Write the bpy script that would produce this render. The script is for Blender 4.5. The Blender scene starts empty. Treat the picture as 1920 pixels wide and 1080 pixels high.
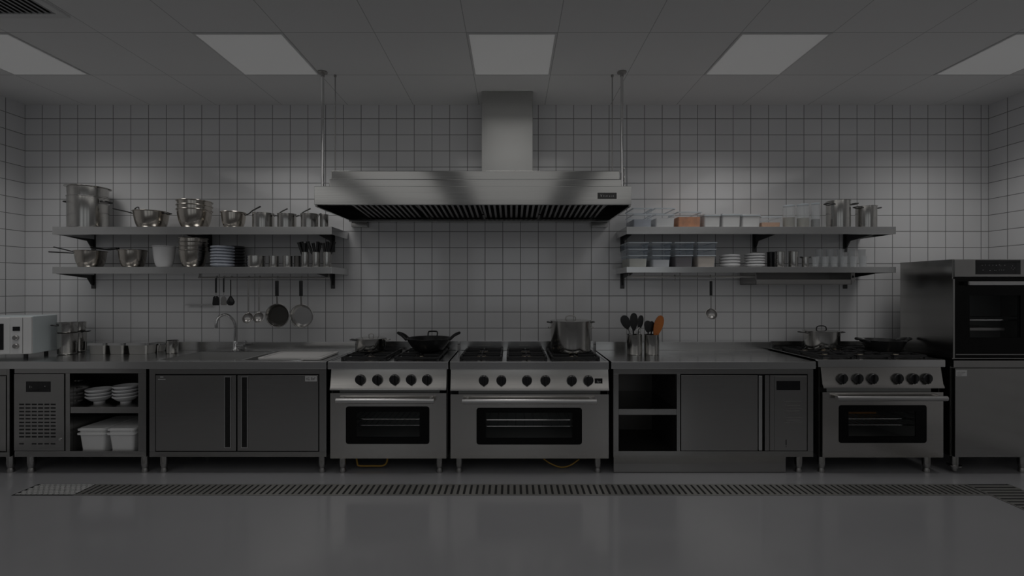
import bpy, bmesh, math, random
from mathutils import Vector, Matrix
random.seed(7)
PI = math.pi
C = bpy.context.scene.collection
SC = bpy.context.scene

# ------------------------------------------------------------------ camera, world, exposure, lamps
F = 860.0                      # focal length in pixels of the 1920 px wide frame
EYE = 1.5
YW = 4.41                      # tiled wall behind the appliances
XL, XR, ZC = -4.68, 4.58, 3.26
YREAR = -3.2
cam = bpy.data.cameras.new('camera'); cam.sensor_width = 36.0; cam.lens = 36.0 * F / 1920.0
cam.clip_start = 0.02
camo = bpy.data.objects.new('camera', cam); C.objects.link(camo)
camo.location = (0, 0, EYE); camo.rotation_euler = (PI / 2, 0, 0)
SC.camera = camo
w = bpy.data.worlds.new('world'); SC.world = w; w.use_nodes = True
w.node_tree.nodes['Background'].inputs[0].default_value = (0.5, 0.5, 0.5, 1)
w.node_tree.nodes['Background'].inputs[1].default_value = 0.2
SC.view_settings.view_transform = 'Standard'
SC.view_settings.look = 'None'
SC.view_settings.gamma = 1.0
SC.view_settings.use_curve_mapping = False
SC.view_settings.exposure = -2.97

PITCH = 0.632                  # ceiling grid
LAMP_W = 27.0
LAMP_SPREAD = math.radians(120)
FILL_W = 40.0
def lamp(x, y, z, power, parent=None):
    l = bpy.data.lights.new('panel_light', 'AREA'); l.shape = 'SQUARE'; l.size = 0.57
    l.energy = power; l.spread = LAMP_SPREAD; l.color = (1.0, 0.985, 0.965)
    o = bpy.data.objects.new('panel_light', l); C.objects.link(o)
    o.location = (x, y, z)
    if parent: o.parent = parent; o.location = (0, 0, z - parent.location.z)
    return o
for k in range(-2, 3):         # unseen fill lights, added under the rear ceiling to light walls and steel
    l = bpy.data.lights.new('fill_strip', 'AREA'); l.shape = 'RECTANGLE'; l.size = 1.5 if k % 2 == 0 else 1.2; l.size_y = 4.8 if k else 5.5
    l.energy = FILL_W * l.size * (1.3 if abs(k) == 2 else 0.95); l.color = (1.0, 0.985, 0.965)
    o = bpy.data.objects.new('fill_strip', l); C.objects.link(o); o.location = (k * 3 * PITCH, -0.45 if k else -0.1, ZC - 0.02)

# ------------------------------------------------------------------ helpers
def PX(px, y): return (px - 960.0) * y / F
def PZ(py, y): return EYE + (540.0 - py) * y / F

class MB:
    def __init__(s): s.bm = bmesh.new(); s.bev = False
    def _merge(s, b2):
        me = bpy.data.meshes.new('tmp'); b2.to_mesh(me); b2.free(); s.bm.from_mesh(me); bpy.data.meshes.remove(me)
    def box(s, x0, x1, y0, y1, z0, z1, bev=0.0, seg=2):
        b = bmesh.new()
        r = bmesh.ops.create_cube(b, size=1.0)
        for v in r['verts']:
            v.co = Vector((x0 + (v.co.x + .5) * (x1 - x0), y0 + (v.co.y + .5) * (y1 - y0), z0 + (v.co.z + .5) * (z1 - z0)))
        if bev > 0:
            bev = min(bev, 0.45 * min(abs(x1 - x0), abs(y1 - y0), abs(z1 - z0)))
            s.bev = True
            bmesh.ops.bevel(b, geom=b.edges[:], offset=bev, segments=seg, affect='EDGES', profile=0.5)
        s._merge(b); return s
    def lathe(s, prof, seg=40, c=(0, 0, 0), M=None):
        bm = s.bm; rings = []
        for (r, z) in prof:
            if r < 1e-6:
                rings.append([Vector((0, 0, z))])
            else:
                rings.append([Vector((r * math.cos(2 * PI * i / seg), r * math.sin(2 * PI * i / seg), z)) for i in range(seg)])
        vr = []
        for ring in rings:
            vs = []
            for p in ring:
                if M is not None: p = M @ p
                vs.append(bm.verts.new(p + Vector(c)))
            vr.append(vs)
        for a, b in zip(vr, vr[1:]):
            for i in range(seg):
                j = (i + 1) % seg
                if len(a) == 1 and len(b) == 1: continue
                if len(a) == 1: bm.faces.new((a[0], b[j], b[i]))
                elif len(b) == 1: bm.faces.new((a[i], a[j], b[0]))
                else: bm.faces.new((a[i], a[j], b[j], b[i]))
        return s
    def cyl(s, p0, p1, r0, r1=None, seg=24):
        p0 = Vector(p0); p1 = Vector(p1); r1 = r0 if r1 is None else r1
        d = p1 - p0; L = d.length
        M = d.to_track_quat('Z', 'Y').to_matrix()
        return s.lathe([(0, 0), (r0, 0), (r1, L), (0, L)], seg, p0, M)
    def tube(s, pts, r, seg=8, sm=0, closed=False, flat=1.0):
        P = [Vector(p) for p in pts]
        if sm > 0 and len(P) > 2:
            Q = []; n = len(P)
            rng = range(n if closed else n - 1)
            for i in rng:
                p1, p2 = P[i], P[(i + 1) % n]
                p0 = P[i - 1] if (i > 0 or closed) else p1 * 2 - p2
                p3 = P[(i + 2) % n] if (i + 2 < n or closed) else p2 * 2 - p1
                for k in range(sm):
                    t = k / sm
                    Q.append(0.5 * ((2 * p1) + (-p0 + p2) * t + (2 * p0 - 5 * p1 + 4 * p2 - p3) * t * t + (-p0 + 3 * p1 - 3 * p2 + p3) * t ** 3))
            if not closed: Q.append(P[-1])
            P = Q
        n = len(P); bm = s.bm
        T = []
        for i in range(n):
            a = P[i - 1] if (i > 0 or closed) else P[i]
            b = P[(i + 1) % n] if (i + 1 < n or closed) else P[i]
            T.append((b - a).normalized())
        up = Vector((0, 0, 1)) if abs(T[0].z) < 0.9 else Vector((0, 1, 0))
        N = (up - T[0] * up.dot(T[0])).normalized()
        rings = []
        rr = r if isinstance(r, (list, tuple)) else None
        for i in range(n):
            N = (N - T[i] * N.dot(T[i])).normalized(); B = T[i].cross(N)
            ri = (rr[0] + (rr[1] - rr[0]) * i / max(1, n - 1)) if rr else r
            rings.append([bm.verts.new(P[i] + (N * math.cos(2 * PI * k / seg) * flat + B * math.sin(2 * PI * k / seg)) * ri) for k in range(seg)])
        m = n if closed else n - 1
        for i in range(m):
            a, b = rings[i], rings[(i + 1) % n]
            for k in range(seg):
                j = (k + 1) % seg
                bm.faces.new((a[k], a[j], b[j], b[k]))
        if not closed:
            bm.faces.new(rings[0][::-1]); bm.faces.new(rings[-1])
        return s
    def prism(s, pts, plane, a0, a1):
        def m(u, v, a): return {'xz': (u, a, v), 'yz': (a, u, v), 'xy': (u, v, a)}[plane]
        bm = s.bm
        A = [bm.verts.new(m(u, v, a0)) for u, v in pts]; B = [bm.verts.new(m(u, v, a1)) for u, v in pts]
        n = len(pts)
        for i in range(n): bm.faces.new((A[i], A[(i + 1) % n], B[(i + 1) % n], B[i]))
        bm.faces.new(A[::-1]); bm.faces.new(B)
        return s
    def ring(s, outer, inner, y0, y1, plane='xz'):
        """flat ring (same number of points in both loops) from depth y0 to y1"""
        def m(u, v, a): return {'xz': (u, a, v), 'yz': (a, u, v), 'xy': (u, v, a)}[plane]
        bm = s.bm; n = len(outer)
        L = [[bm.verts.new(m(u, v, a)) for u, v in loop] for loop in (outer, inner) for a in (y0, y1)]
        o0, o1, i0, i1 = L
        for k in range(n):
            j = (k + 1) % n
            bm.faces.new((o0[k], o0[j], i0[j], i0[k])); bm.faces.new((o1[j], o1[k], i1[k], i1[j]))
            bm.faces.new((o0[j], o0[k], o1[k], o1[j])); bm.faces.new((i0[k], i0[j], i1[j], i1[k]))
        return s
    def ball(s, c, r, sc=(1, 1, 1), M=None, u=20, v=12):
        b = bmesh.new(); bmesh.ops.create_uvsphere(b, u_segments=u, v_segments=v, radius=r)
        for q in b.verts:
            p = Vector((q.co.x * sc[0], q.co.y * sc[1], q.co.z * sc[2]))
            if M is not None: p = M @ p
            q.co = p + Vector(c)
        s._merge(b); return s
    def xf(s, M):
        for v in s.bm.verts: v.co = M @ v.co
        return s
    def build(s, name, m, parent=None, ang=35, world=False):
        bm = s.bm
        bmesh.ops.recalc_face_normals(bm, faces=bm.faces[:])
        me = bpy.data.meshes.new(name)
        if world and parent:
            o0 = Vector((0, 0, 0)); p = parent
            while p: o0 += Vector(p.location); p = p.parent
            for v in bm.verts: v.co -= o0
        bm.to_mesh(me); bm.free()
        for p in me.polygons: p.use_smooth = True
        me.set_sharp_from_angle(angle=math.radians(ang))
        me.materials.append(m)
        o = bpy.data.objects.new(name, me); C.objects.link(o)
        if parent: o.parent = parent
        if s.bev:
            wn = o.modifiers.new('normals', 'WEIGHTED_NORMAL'); wn.keep_sharp = True; wn.weight = 100
        return o

def rrect(x0, x1, z0, z1, r, k=5):
    P = []
    for cx, cz, a in ((x1 - r, z1 - r, 0), (x0 + r, z1 - r, 90), (x0 + r, z0 + r, 180), (x1 - r, z0 + r, 270)):
        for i in range(k + 1):
            t = math.radians(a + 90.0 * i / k); P.append((cx + r * math.cos(t), cz + r * math.sin(t)))
    return P

def thing(name, label, cat, loc=(0, 0, 0), rot=(0, 0, 0), group=None):
    o = bpy.data.objects.new(name, None); C.objects.link(o); o.empty_display_size = 0.05
    o.location = loc; o.rotation_euler = rot
    o['label'] = label; o['category'] = cat
    if group: o['group'] = group
    return o
def tag(o, label, cat, group=None):
    o['label'] = label; o['category'] = cat
    if group: o['group'] = group
    return o
def struct(o):
    o['kind'] = 'structure'; return o
def dup(root, loc, label, rot=None, group=None):
    r = root.copy(); C.objects.link(r); r.location = loc; r['label'] = label
    if rot: r.rotation_euler = rot
    if group: r['group'] = group
    for ch in list(root.children):
        c = ch.copy(); C.objects.link(c); c.parent = r
        for g in list(ch.children):
            d = g.copy(); C.objects.link(d); d.parent = c
    return r

# ------------------------------------------------------------------ materials (all procedural)
def newmat(name):
    m = bpy.data.materials.new(name); m.use_nodes = True
    nt = m.node_tree; return m, nt, nt.nodes['Principled BSDF']
def setc(b, col): b.inputs['Base Color'].default_value = (*col, 1)
def noise(nt, scale, detail=3, vec=None, stretch=None):
    n = nt.nodes.new('ShaderNodeTexNoise'); n.inputs['Scale'].default_value = scale; n.inputs['Detail'].default_value = detail
    tc = nt.nodes.new('ShaderNodeTexCoord'); mp = nt.nodes.new('ShaderNodeMapping')
    if stretch: mp.inputs['Scale'].default_value = stretch
    nt.links.new(tc.outputs['Object'], mp.inputs['Vector']); nt.links.new(mp.outputs['Vector'], n.inputs['Vector'])
    return n
def rng(nt, src, a, b, lo=0.3, hi=0.7):
    r = nt.nodes.new('ShaderNodeMapRange')
    r.inputs['From Min'].default_value = lo; r.inputs['From Max'].default_value = hi
    r.inputs['To Min'].default_value = a; r.inputs['To Max'].default_value = b
    nt.links.new(src, r.inputs['Value']); return r.outputs['Result']
def bump(nt, b, src, strength, dist=0.01):
    n = nt.nodes.new('ShaderNodeBump'); n.inputs['Strength'].default_value = strength; n.inputs['Distance'].default_value = dist
    nt.links.new(src, n.inputs['Height']); nt.links.new(n.outputs['Normal'], b.inputs['Normal'])
def metal(name, col, rough, brush=(1.5, 1.5, 160), var=0.02, wob=0.0, wobs=2.5, spun=0.0):
    m, nt, b = newmat(name); setc(b, col); b.inputs['Metallic'].default_value = 1
    n = noise(nt, 1.0, 4, stretch=brush)
    nt.links.new(rng(nt, n.outputs['Fac'], rough - var, rough + var), b.inputs['Roughness'])
    if spun:
        tg_ = nt.nodes.new('ShaderNodeTangent'); tg_.direction_type = 'RADIAL'; tg_.axis = 'Z'
        b.inputs['Anisotropic'].default_value = spun; nt.links.new(tg_.outputs[0], b.inputs['Tangent'])
    if wob:
        n2 = noise(nt, wobs, 1, stretch=(1, 1, .12)); bump(nt, b, n2.outputs['Fac'], wob, 0.10)
    return m
def plain(name, col, rough, var=0.05, scale=30, bmp=0.0, spec=None, colvar=0.0, alpha=1.0, trans=0.0):
    m, nt, b = newmat(name); setc(b, col)
    n = noise(nt, scale, 4)
    nt.links.new(rng(nt, n.outputs['Fac'], max(0.02, rough - var), rough + var), b.inputs['Roughness'])
    if colvar:
        mx = nt.nodes.new('ShaderNodeMix'); mx.data_type = 'RGBA'
        mx.inputs['A'].default_value = (*[c * (1 - colvar) for c in col], 1); mx.inputs['B'].default_value = (*[min(1, c * (1 + colvar)) for c in col], 1)
        nt.links.new(n.outputs['Fac'], mx.inputs['Factor']); nt.links.new(mx.outputs['Result'], b.inputs['Base Color'])
    if bmp: bump(nt, b, n.outputs['Fac'], bmp, 0.002)
    if spec is not None: b.inputs['Specular IOR Level'].default_value = spec
    if alpha < 1: b.inputs['Alpha'].default_value = alpha
    if trans: b.inputs['Transmission Weight'].default_value = trans
    return m

def grid_nodes(nt, ua, va, pu, pv, ou, ov, gap):
    """returns (mask 1 on joints, soft height, per-cell random)"""
    tc = nt.nodes.new('ShaderNodeTexCoord'); sp = nt.nodes.new('ShaderNodeSeparateXYZ'); nt.links.new(tc.outputs['Object'], sp.inputs[0])
    def math_(op, a, b=None):
        n = nt.nodes.new('ShaderNodeMath'); n.operation = op
        for i, x in enumerate((a, b)):
            if x is None: continue
            if isinstance(x, (int, float)): n.inputs[i].default_value = x
            else: nt.links.new(x, n.inputs[i])
        return n.outputs[0]
    ds, cells = [], []
    for ax, p, o in ((ua, pu, ou), (va, pv, ov)):
        t = math_('DIVIDE', math_('SUBTRACT', sp.outputs[ax], o), p)
        f = math_('FRACT', t)
        d = math_('MULTIPLY', math_('SUBTRACT', 0.5, math_('ABSOLUTE', math_('SUBTRACT', f, 0.5))), p)
        ds.append(d); cells.append(math_('FLOOR', t))
    d = math_('MINIMUM', ds[0], ds[1])
    r = nt.nodes.new('ShaderNodeMapRange'); r.interpolation_type = 'SMOOTHSTEP'
    r.inputs['From Min'].default_value = gap * 0.35; r.inputs['From Max'].default_value = gap * 0.65
    r.inputs['To Min'].default_value = 1; r.inputs['To Max'].default_value = 0
    nt.links.new(d, r.inputs['Value'])
    h = nt.nodes.new('ShaderNodeMapRange'); h.interpolation_type = 'SMOOTHSTEP'
    h.inputs['From Min'].default_value = gap * 0.3; h.inputs['From Max'].default_value = gap * 1.2
    nt.links.new(d, h.inputs['Value'])
    cb = nt.nodes.new('ShaderNodeCombineXYZ'); nt.links.new(cells[0], cb.inputs[0]); nt.links.new(cells[1], cb.inputs[1])
    wn = nt.nodes.new('ShaderNodeTexWhiteNoise'); wn.noise_dimensions = '2D'; nt.links.new(cb.outputs[0], wn.inputs['Vector'])
    return r.outputs[0], h.outputs[0], wn.outputs['Value']
def tile_mat(name, ua, va, pu, pv, ou, ov, gap, tile, joint, rough, ior=1.5, var=0.03, bstr=0.25):
    m, nt, b = newmat(name)
    mask, h, rnd = grid_nodes(nt, ua, va, pu, pv, ou, ov, gap)
    a = nt.nodes.new('ShaderNodeMix'); a.data_type = 'RGBA'
    a.inputs['A'].default_value = (*[c * (1 - var) for c in tile], 1); a.inputs['B'].default_value = (*[min(1, c * (1 + var)) for c in tile], 1)
    nt.links.new(rnd, a.inputs['Factor'])
    x = nt.nodes.new('ShaderNodeMix'); x.data_type = 'RGBA'
    nt.links.new(mask, x.inputs['Factor']); nt.links.new(a.outputs['Result'], x.inputs['A']); x.inputs['B'].default_value = (*joint, 1)
    nt.links.new(x.outputs['Result'], b.inputs['Base Color'])
    nt.links.new(rng(nt, mask, rough, 0.85, 0, 1), b.inputs['Roughness'])
    b.inputs['IOR'].default_value = ior
    bump(nt, b, h, bstr, 0.003)
    return m

TU, TV = 0.1703, 0.1549
tile_kw = dict(pu=TU, pv=TV, ov=1.114, gap=0.0062, tile=(0.80, 0.80, 0.81), joint=(0.22, 0.22, 0.22), rough=0.09, ior=1.65)
M = {}
M['tile_back'] = tile_mat('glazed wall tile back', 'X', 'Z', ou=-4.516, **tile_kw)
M['tile_side'] = tile_mat('glazed wall tile side', 'Y', 'Z', ou=YW, **tile_kw)
M['ceiling'] = tile_mat('ceiling panel', 'X', 'Y', PITCH, PITCH, PITCH / 2, YW - 0.62, 0.005, (0.85, 0.85, 0.85), (0.5, 0.5, 0.5), 0.7, 1.3, 0.012, 0.1)
m, nt, b = newmat('grey epoxy floor'); M['floor'] = m
n1 = noise(nt, 0.9, 4); mx = nt.nodes.new('ShaderNodeMix'); mx.data_type = 'RGBA'
mx.inputs['A'].default_value = (0.235, 0.235, 0.245, 1); mx.inputs['B'].default_value = (0.28, 0.28, 0.29, 1)
nt.links.new(n1.outputs['Fac'], mx.inputs['Factor']); nt.links.new(mx.outputs['Result'], b.inputs['Base Color'])
n2 = noise(nt, 3.0, 5); nt.links.new(rng(nt, n2.outputs['Fac'], 0.12, 0.2), b.inputs['Roughness'])
n3 = noise(nt, 5.0, 3); bump(nt, b, n3.outputs['Fac'], 0.02, 0.01); b.inputs['IOR'].default_value = 1.6
M['paint'] = plain('grey wall paint', (0.36, 0.36, 0.365), 0.6, scale=4, colvar=0.06)
M['rear_door'] = plain('dark door paint', (0.05, 0.05, 0.055), 0.45, scale=5)

M['steel'] = metal('brushed stainless sheet', (0.385, 0.38, 0.37), 0.2, wob=0.12, wobs=1.5)
M['steel_top'] = metal('worktop stainless', (0.66, 0.66, 0.655), 0.2, brush=(2, 120, 2), wob=0.03)
M['steel_hood'] = metal('hood stainless', (0.43, 0.43, 0.42), 0.14, wob=0.05, wobs=1.2)
M['steel_pan'] = metal('pan stainless', (0.52, 0.51, 0.49), 0.16, brush=(1, 1, 220), var=0.015, spun=0.7)
M['steel_warm'] = metal('bowl stainless', (0.54, 0.505, 0.46), 0.17, brush=(1, 1, 200), var=0.015, spun=0.6)
M['dark_steel'] = metal('dark handle steel', (0.10, 0.10, 0.10), 0.38)
M['pan_box'] = metal('food pan steel', (0.55, 0.54, 0.52), 0.32)
M['bar_steel'] = metal('handle bar steel', (0.56, 0.555, 0.55), 0.30)
M['satin'] = metal('satin pan steel', (0.42, 0.41, 0.40), 0.34)
M['chrome'] = metal('polished chrome', (0.70, 0.70, 0.70), 0.10, var=0.03)
M['steel_range'] = metal('range stainless', (0.52, 0.505, 0.485), 0.24, wob=0.10, wobs=1.3)
M['lining'] = plain('oven lining enamel', (0.42, 0.43, 0.42), 0.5)
M['grate'] = metal('floor grate steel', (0.72, 0.72, 0.72), 0.6)
M['basin'] = metal('sink basin steel', (0.62, 0.62, 0.615), 0.45)
M['steel_chimney'] = metal('chimney stainless', (0.43, 0.43, 0.42), 0.34)
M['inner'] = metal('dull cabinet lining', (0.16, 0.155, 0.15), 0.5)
M['slat'] = metal('filter slat steel', (0.42, 0.41, 0.40), 0.35)
M['drain'] = metal('drain steel', (0.46, 0.455, 0.44), 0.45)
M['void'] = plain('dark void', (0.006, 0.006, 0.006), 0.8)  # near-black colour painted in as shade for gaps and hollows; also printed marks
M['iron'] = plain('cast iron', (0.012, 0.012, 0.013), 0.5, scale=140, bmp=0.3)
M['nonstick'] = plain('dark non-stick coating', (0.04, 0.038, 0.033), 0.4, scale=90)
M['wok'] = plain('black wok iron', (0.018, 0.018, 0.019), 0.33, scale=90, bmp=0.1)
M['black'] = plain('black plastic', (0.012, 0.012, 0.013), 0.35, scale=60)
M['rubber'] = plain('black rubber', (0.015, 0.015, 0.015), 0.6, scale=60)
M['screen'] = plain('black display glass', (0.006, 0.006, 0.007), 0.08, var=0.02)
M['glassblack'] = plain('black oven glass border', (0.003, 0.003, 0.003), 0.2, var=0.03, spec=0.15)
M['pane'] = plain('tinted oven pane', (0.01, 0.012, 0.013), 0.05, var=0.02, alpha=0.10, spec=0.4)
M['mark'] = plain('grey print', (0.35, 0.35, 0.35), 0.5)
M['sticker'] = plain('pale sticker', (0.55, 0.55, 0.55), 0.5, scale=120, colvar=0.15)
M['porcelain'] = plain('white porcelain', (0.78, 0.78, 0.79), 0.18, scale=20)
M['plate'] = plain('pale blue grey stoneware', (0.46, 0.49, 0.56), 0.25, scale=20)
M['plate_shaded'] = plain('shaded stoneware', (0.05, 0.05, 0.055), 0.35, scale=20)  # stoneware darkened to draw the shaded side of the pale plate stack
M['white_plastic'] = plain('white plastic', (0.80, 0.80, 0.80), 0.4, scale=20)
M['enamel'] = plain('pale blue grey enamel', (0.60, 0.66, 0.68), 0.35, scale=40)
M['clear'] = plain('clear polycarbonate', (0.72, 0.77, 0.82), 0.15, alpha=0.16, spec=0.2)
M['clear_blue'] = plain('bluish polycarbonate', (0.48, 0.57, 0.68), 0.2, alpha=0.20, spec=0.2)
M['rim'] = plain('pale clear rim', (0.72, 0.78, 0.83), 0.2, alpha=0.75)
M['frost'] = plain('milky plastic', (0.80, 0.80, 0.80), 0.4, alpha=0.8)
M['glass'] = plain('drinking glass', (0.84, 0.87, 0.89), 0.08, alpha=0.22)
M['wood'] = plain('oiled olive wood', (0.42, 0.13, 0.025), 0.45, scale=14, colvar=0.35)
M['flour'] = plain('pale flour', (0.72, 0.70, 0.62), 0.9, scale=40, bmp=0.3)
M['sugar'] = plain('white sugar', (0.76, 0.76, 0.77), 0.9, scale=60, bmp=0.3)
M['cocoa'] = plain('brown grain', (0.13, 0.09, 0.075), 0.9, scale=80, bmp=0.4, colvar=0.3)
M['oats'] = plain('cream grain', (0.66, 0.57, 0.48), 0.9, scale=80, bmp=0.4, colvar=0.1)
M['carrot'] = plain('orange vegetables', (0.62, 0.24, 0.08), 0.6, scale=26, bmp=0.5, colvar=0.5)
M['peach'] = plain('pale orange grain', (0.62, 0.36, 0.22), 0.8, scale=60, bmp=0.3, colvar=0.2)
M['olive'] = plain('olive green herbs', (0.18, 0.15, 0.08), 0.8, scale=50, bmp=0.5, colvar=0.4)
M['milky'] = plain('white contents', (0.75, 0.75, 0.75), 0.8, scale=50)
M['hose'] = plain('yellow gas hose', (0.42, 0.25, 0.04), 0.5, scale=80)
M['amber'] = plain('brown baking stone', (0.45, 0.20, 0.05), 0.7, scale=12, colvar=0.3)
M['brass'] = metal('burner brass', (0.55, 0.48, 0.38), 0.4)
M['board'] = plain('pale cutting board', (0.55, 0.54, 0.53), 0.45, scale=25)
m, nt, b = newmat('lit diffuser'); M['lit'] = m
setc(b, (0.8, 0.8, 0.8)); b.inputs['Roughness'].default_value = 0.6
b.inputs['Emission Color'].default_value = (1.0, 0.995, 0.985, 1)
nz = noise(nt, 2.0, 2); nt.links.new(rng(nt, nz.outputs['Fac'], 0.46, 0.49), b.inputs['Emission Strength'])
m, nt, b = newmat('daylight pane'); M['daylight'] = m  # glow of the assumed rear windows, unseen and added as fill
setc(b, (0.1, 0.1, 0.1)); b.inputs['Emission Color'].default_value = (0.93, 0.97, 1.0, 1)
nz = noise(nt, 1.0, 2); nt.links.new(rng(nt, nz.outputs['Fac'], 2.0, 2.4), b.inputs['Emission Strength'])
M['lampframe'] = plain('white lamp frame', (0.75, 0.75, 0.75), 0.5)

# ------------------------------------------------------------------ setting
struct(MB().box(XL - .1, XR + .1, YREAR - .1, YW + .1, -.12, 0).build('floor', M['floor']))
struct(MB().box(XL - .1, XR + .1, YREAR - .1, YW + .1, ZC, ZC + .1).build('ceiling', M['ceiling']))
struct(MB().box(XL - .1, XR + .1, YW, YW + .1, 0, ZC).build('wall_back', M['tile_back']))
struct(MB().box(XL - .1, XL, 1.9, YW, 0, ZC).build('wall_left', M['tile_side']))
struct(MB().box(XR, XR + .1, 1.9, YW, 0, ZC).build('wall_right', M['tile_side']))
struct(MB().box(XL - .1, XL, YREAR, 1.9, 0, ZC).build('wall_left', M['paint']))  # unseen rear parts of the side walls, greyed for darker reflections in steel
struct(MB().box(XR, XR + .1, YREAR, 1.9, 0, ZC).build('wall_right', M['paint']))
struct(MB().box(XL - .1, XR + .1, YREAR - .1, YREAR, 0, ZC).build('wall_front', M['paint']))

for i, xw in enumerate((-2.9, 0.0, 2.9)):            # assumed, unseen windows added in the wall behind the viewer for frontal fill light
    f = struct(MB().ring([(xw - 1.05, 0.95), (xw + 1.05, 0.95), (xw + 1.05, 2.65), (xw - 1.05, 2.65)], [(xw - .98, 1.02), (xw + .98, 1.02), (xw + .98, 2.58), (xw - .98, 2.58)], YREAR, YREAR + .04).build('window_%d' % (i + 1), M['lampframe']))
    MB().box(xw - .98, xw + .98, YREAR + .005, YREAR + .015, 1.02, 2.58).build('pane', M['daylight'], f)
# ceiling lamps of the visible row
YP = YW - 0.62 - PITCH / 2
lampnames = {-2: 'square ceiling light panel cut by the left edge of the photo',
             -1: 'square ceiling light panel above the left shelves, between hood rod and left edge',
             0: 'square ceiling light panel straight above the hood chimney',
             1: 'square ceiling light panel above the right shelves with storage boxes',
             2: 'square ceiling light panel cut by the right edge of the photo'}
for k in range(-2, 3):
    t = thing('ceiling_light', lampnames[k], 'light', (k * 3 * PITCH, YP, ZC), group='ceiling light panels')
    hw = PITCH / 2 - 0.004
    MB().ring([(-hw, -hw), (hw, -hw), (hw, hw), (-hw, hw)], [(-.298, -.298), (.298, -.298), (.298, .298), (-.298, .298)], -.006, -.0005, 'xy').build('frame', M['lampframe'], t)
    MB().box(-.298, .298, -.298, .298, -.004, -.001).build('diffuser', M['lit'], t)
    lamp(0, 0, ZC - 0.012, LAMP_W, t)

# ceiling vent
t = thing('ceiling_vent', 'square slatted air vent in the ceiling at the upper left corner', 'vent', (-3.17, 2.66, ZC))
MB().ring([(-.31, -.31), (.31, -.31), (.31, .31), (-.31, .31)], [(-.265, -.265), (.265, -.265), (.265, .265), (-.265, .265)], -.014, -.0005, 'xy').build('frame', M['lampframe'], t)
MB().box(-.265, .265, -.265, .265, -.004, -.001).build('backing', M['void'], t)
mb = MB()
for i in range(14):
    x = -.25 + i * .0385
    mb.prism([(x - .017, -.0045), (x - .013, -.0045), (x + .012, -.012), (x + .008, -.012)], 'xz', -.265, .265)
mb.build('louvre', M['paint'], t)

# ------------------------------------------------------------------ floor drain
t = thing('floor_drain', 'long slotted steel floor drain running along the fronts of the appliances', 'drain', (0, 3.40, 0))
x0, x1, y0, y1 = -3.17, 3.45, 3.315, 3.50
mb = MB()
mb.box(x0, x1, y0, y0 + .014, 0, .004); mb.box(x0, x1, y1 - .014, y1, 0, .004)
mb.build('frame', M['drain'], t, world=True)
MB().box(x0, x1, y0, y1, .0003, .0012).build('channel', M['void'], t, world=True)
mb = MB(); x = x0 + .01
while x < x1 - .02:
    mb.box(x, x + .029, y0 + .012, y1 - .012, .0012, .0042); x += .0462
mb.build('slotted_cover', M['drain'], t, world=True)
t = thing('floor_drain', 'woven steel grate at the left end of the floor drain', 'drain', (-3.38, 3.41, 0))
MB().box(-3.62, -3.17, 3.315, 3.505, .0003, .0012).build('channel', M['void'], t, world=True)
mb = MB()
for i in range(8):
    for j in range(11):
        xx = -3.605 + j * .0395 + (.018 if i % 2 else 0); yy = 3.326 + i * .0218
        mb.box(xx, min(xx + .033, -3.178), yy, yy + .016, .0012, .0042)
mb.build('grate', M['grate'], t, world=True)
t = thing('floor_drain', 'slotted drain branch turning towards the viewer at the lower right', 'drain', (3.62, 2.9, 0))
MB().box(3.455, 3.79, 1.6, 3.505, .0003, .0012).build('channel', M['void'], t, world=True)
mb = MB()
mb.box(3.455, 3.468, 1.6, 3.505, 0, .004); mb.box(3.777, 3.79, 1.6, 3.505, 0, .004)
mb.build('frame', M['drain'], t, world=True)
mb = MB(); y = 1.61
while y < 3.48:
    mb.box(3.47, 3.775, y, y + .027, .0012, .0042); y += .046
mb.build('slotted_cover', M['drain'], t, world=True)

# ------------------------------------------------------------------ extractor hood
YH = 3.60; HX0, HX1 = PX(589, YH), PX(1184, YH); HZ1, HZ0 = PZ(349, YH), PZ(384, YH)
hood = thing('extractor_hood', 'wide stainless extractor hood over the ranges with a chimney duct', 'hood', ((HX0 + HX1) / 2, 4.0, HZ0))
mb = MB()
mb.box(HX0, HX1, YH, YH + .018, HZ0, HZ1, .003)
mb.box(HX0, HX0 + .018, YH + .018, YW - .005, HZ0 - .012, HZ1, .003)
mb.box(HX1 - .018, HX1, YH + .018, YW - .005, HZ0 - .012, HZ1, .003)
mb.box(HX0 + .018, HX1 - .018, YH + .018, YW - .005, HZ1 - .012, HZ1)
mb.box(HX0 + .018, HX1 - .018, YW - .02, YW - .005, HZ0 - .012, HZ1 - .012)
mb.build('canopy', M['steel_hood'], hood, world=True)
tx0, tx1 = PX(620, 3.7), PX(1162, 3.7); tz0, tz1 = PZ(336, 3.68), PZ(320, 3.7)
MB().box(tx0 - .004, tx1 + .012, 3.672, YW - .02, HZ1, tz0, .009).build('lower_plenum', M['steel_hood'], hood, world=True)
MB().box(tx0, tx1, 3.70, YW - .02, tz0, tz1, .007).build('upper_plenum', M['steel_hood'], hood, world=True)
MB().box(PX(903, 4.1), PX(999, 4.1), 4.1, YW - .01, tz1, ZC - .002, .003).build('chimney', M['steel_chimney'], hood, world=True)
fx0, fx1 = HX0 + .19, HX1 - .13
nF = 4; fw = (fx1 - fx0) / nF
MB().box(HX0 + .02, HX1 - .02, YH + .02, YW - .03, HZ1 - .04, HZ1 - .014).build('hood_inner_shade', M['void'], hood, world=True)  # black slab put in for the unlit inside of the hood
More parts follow.
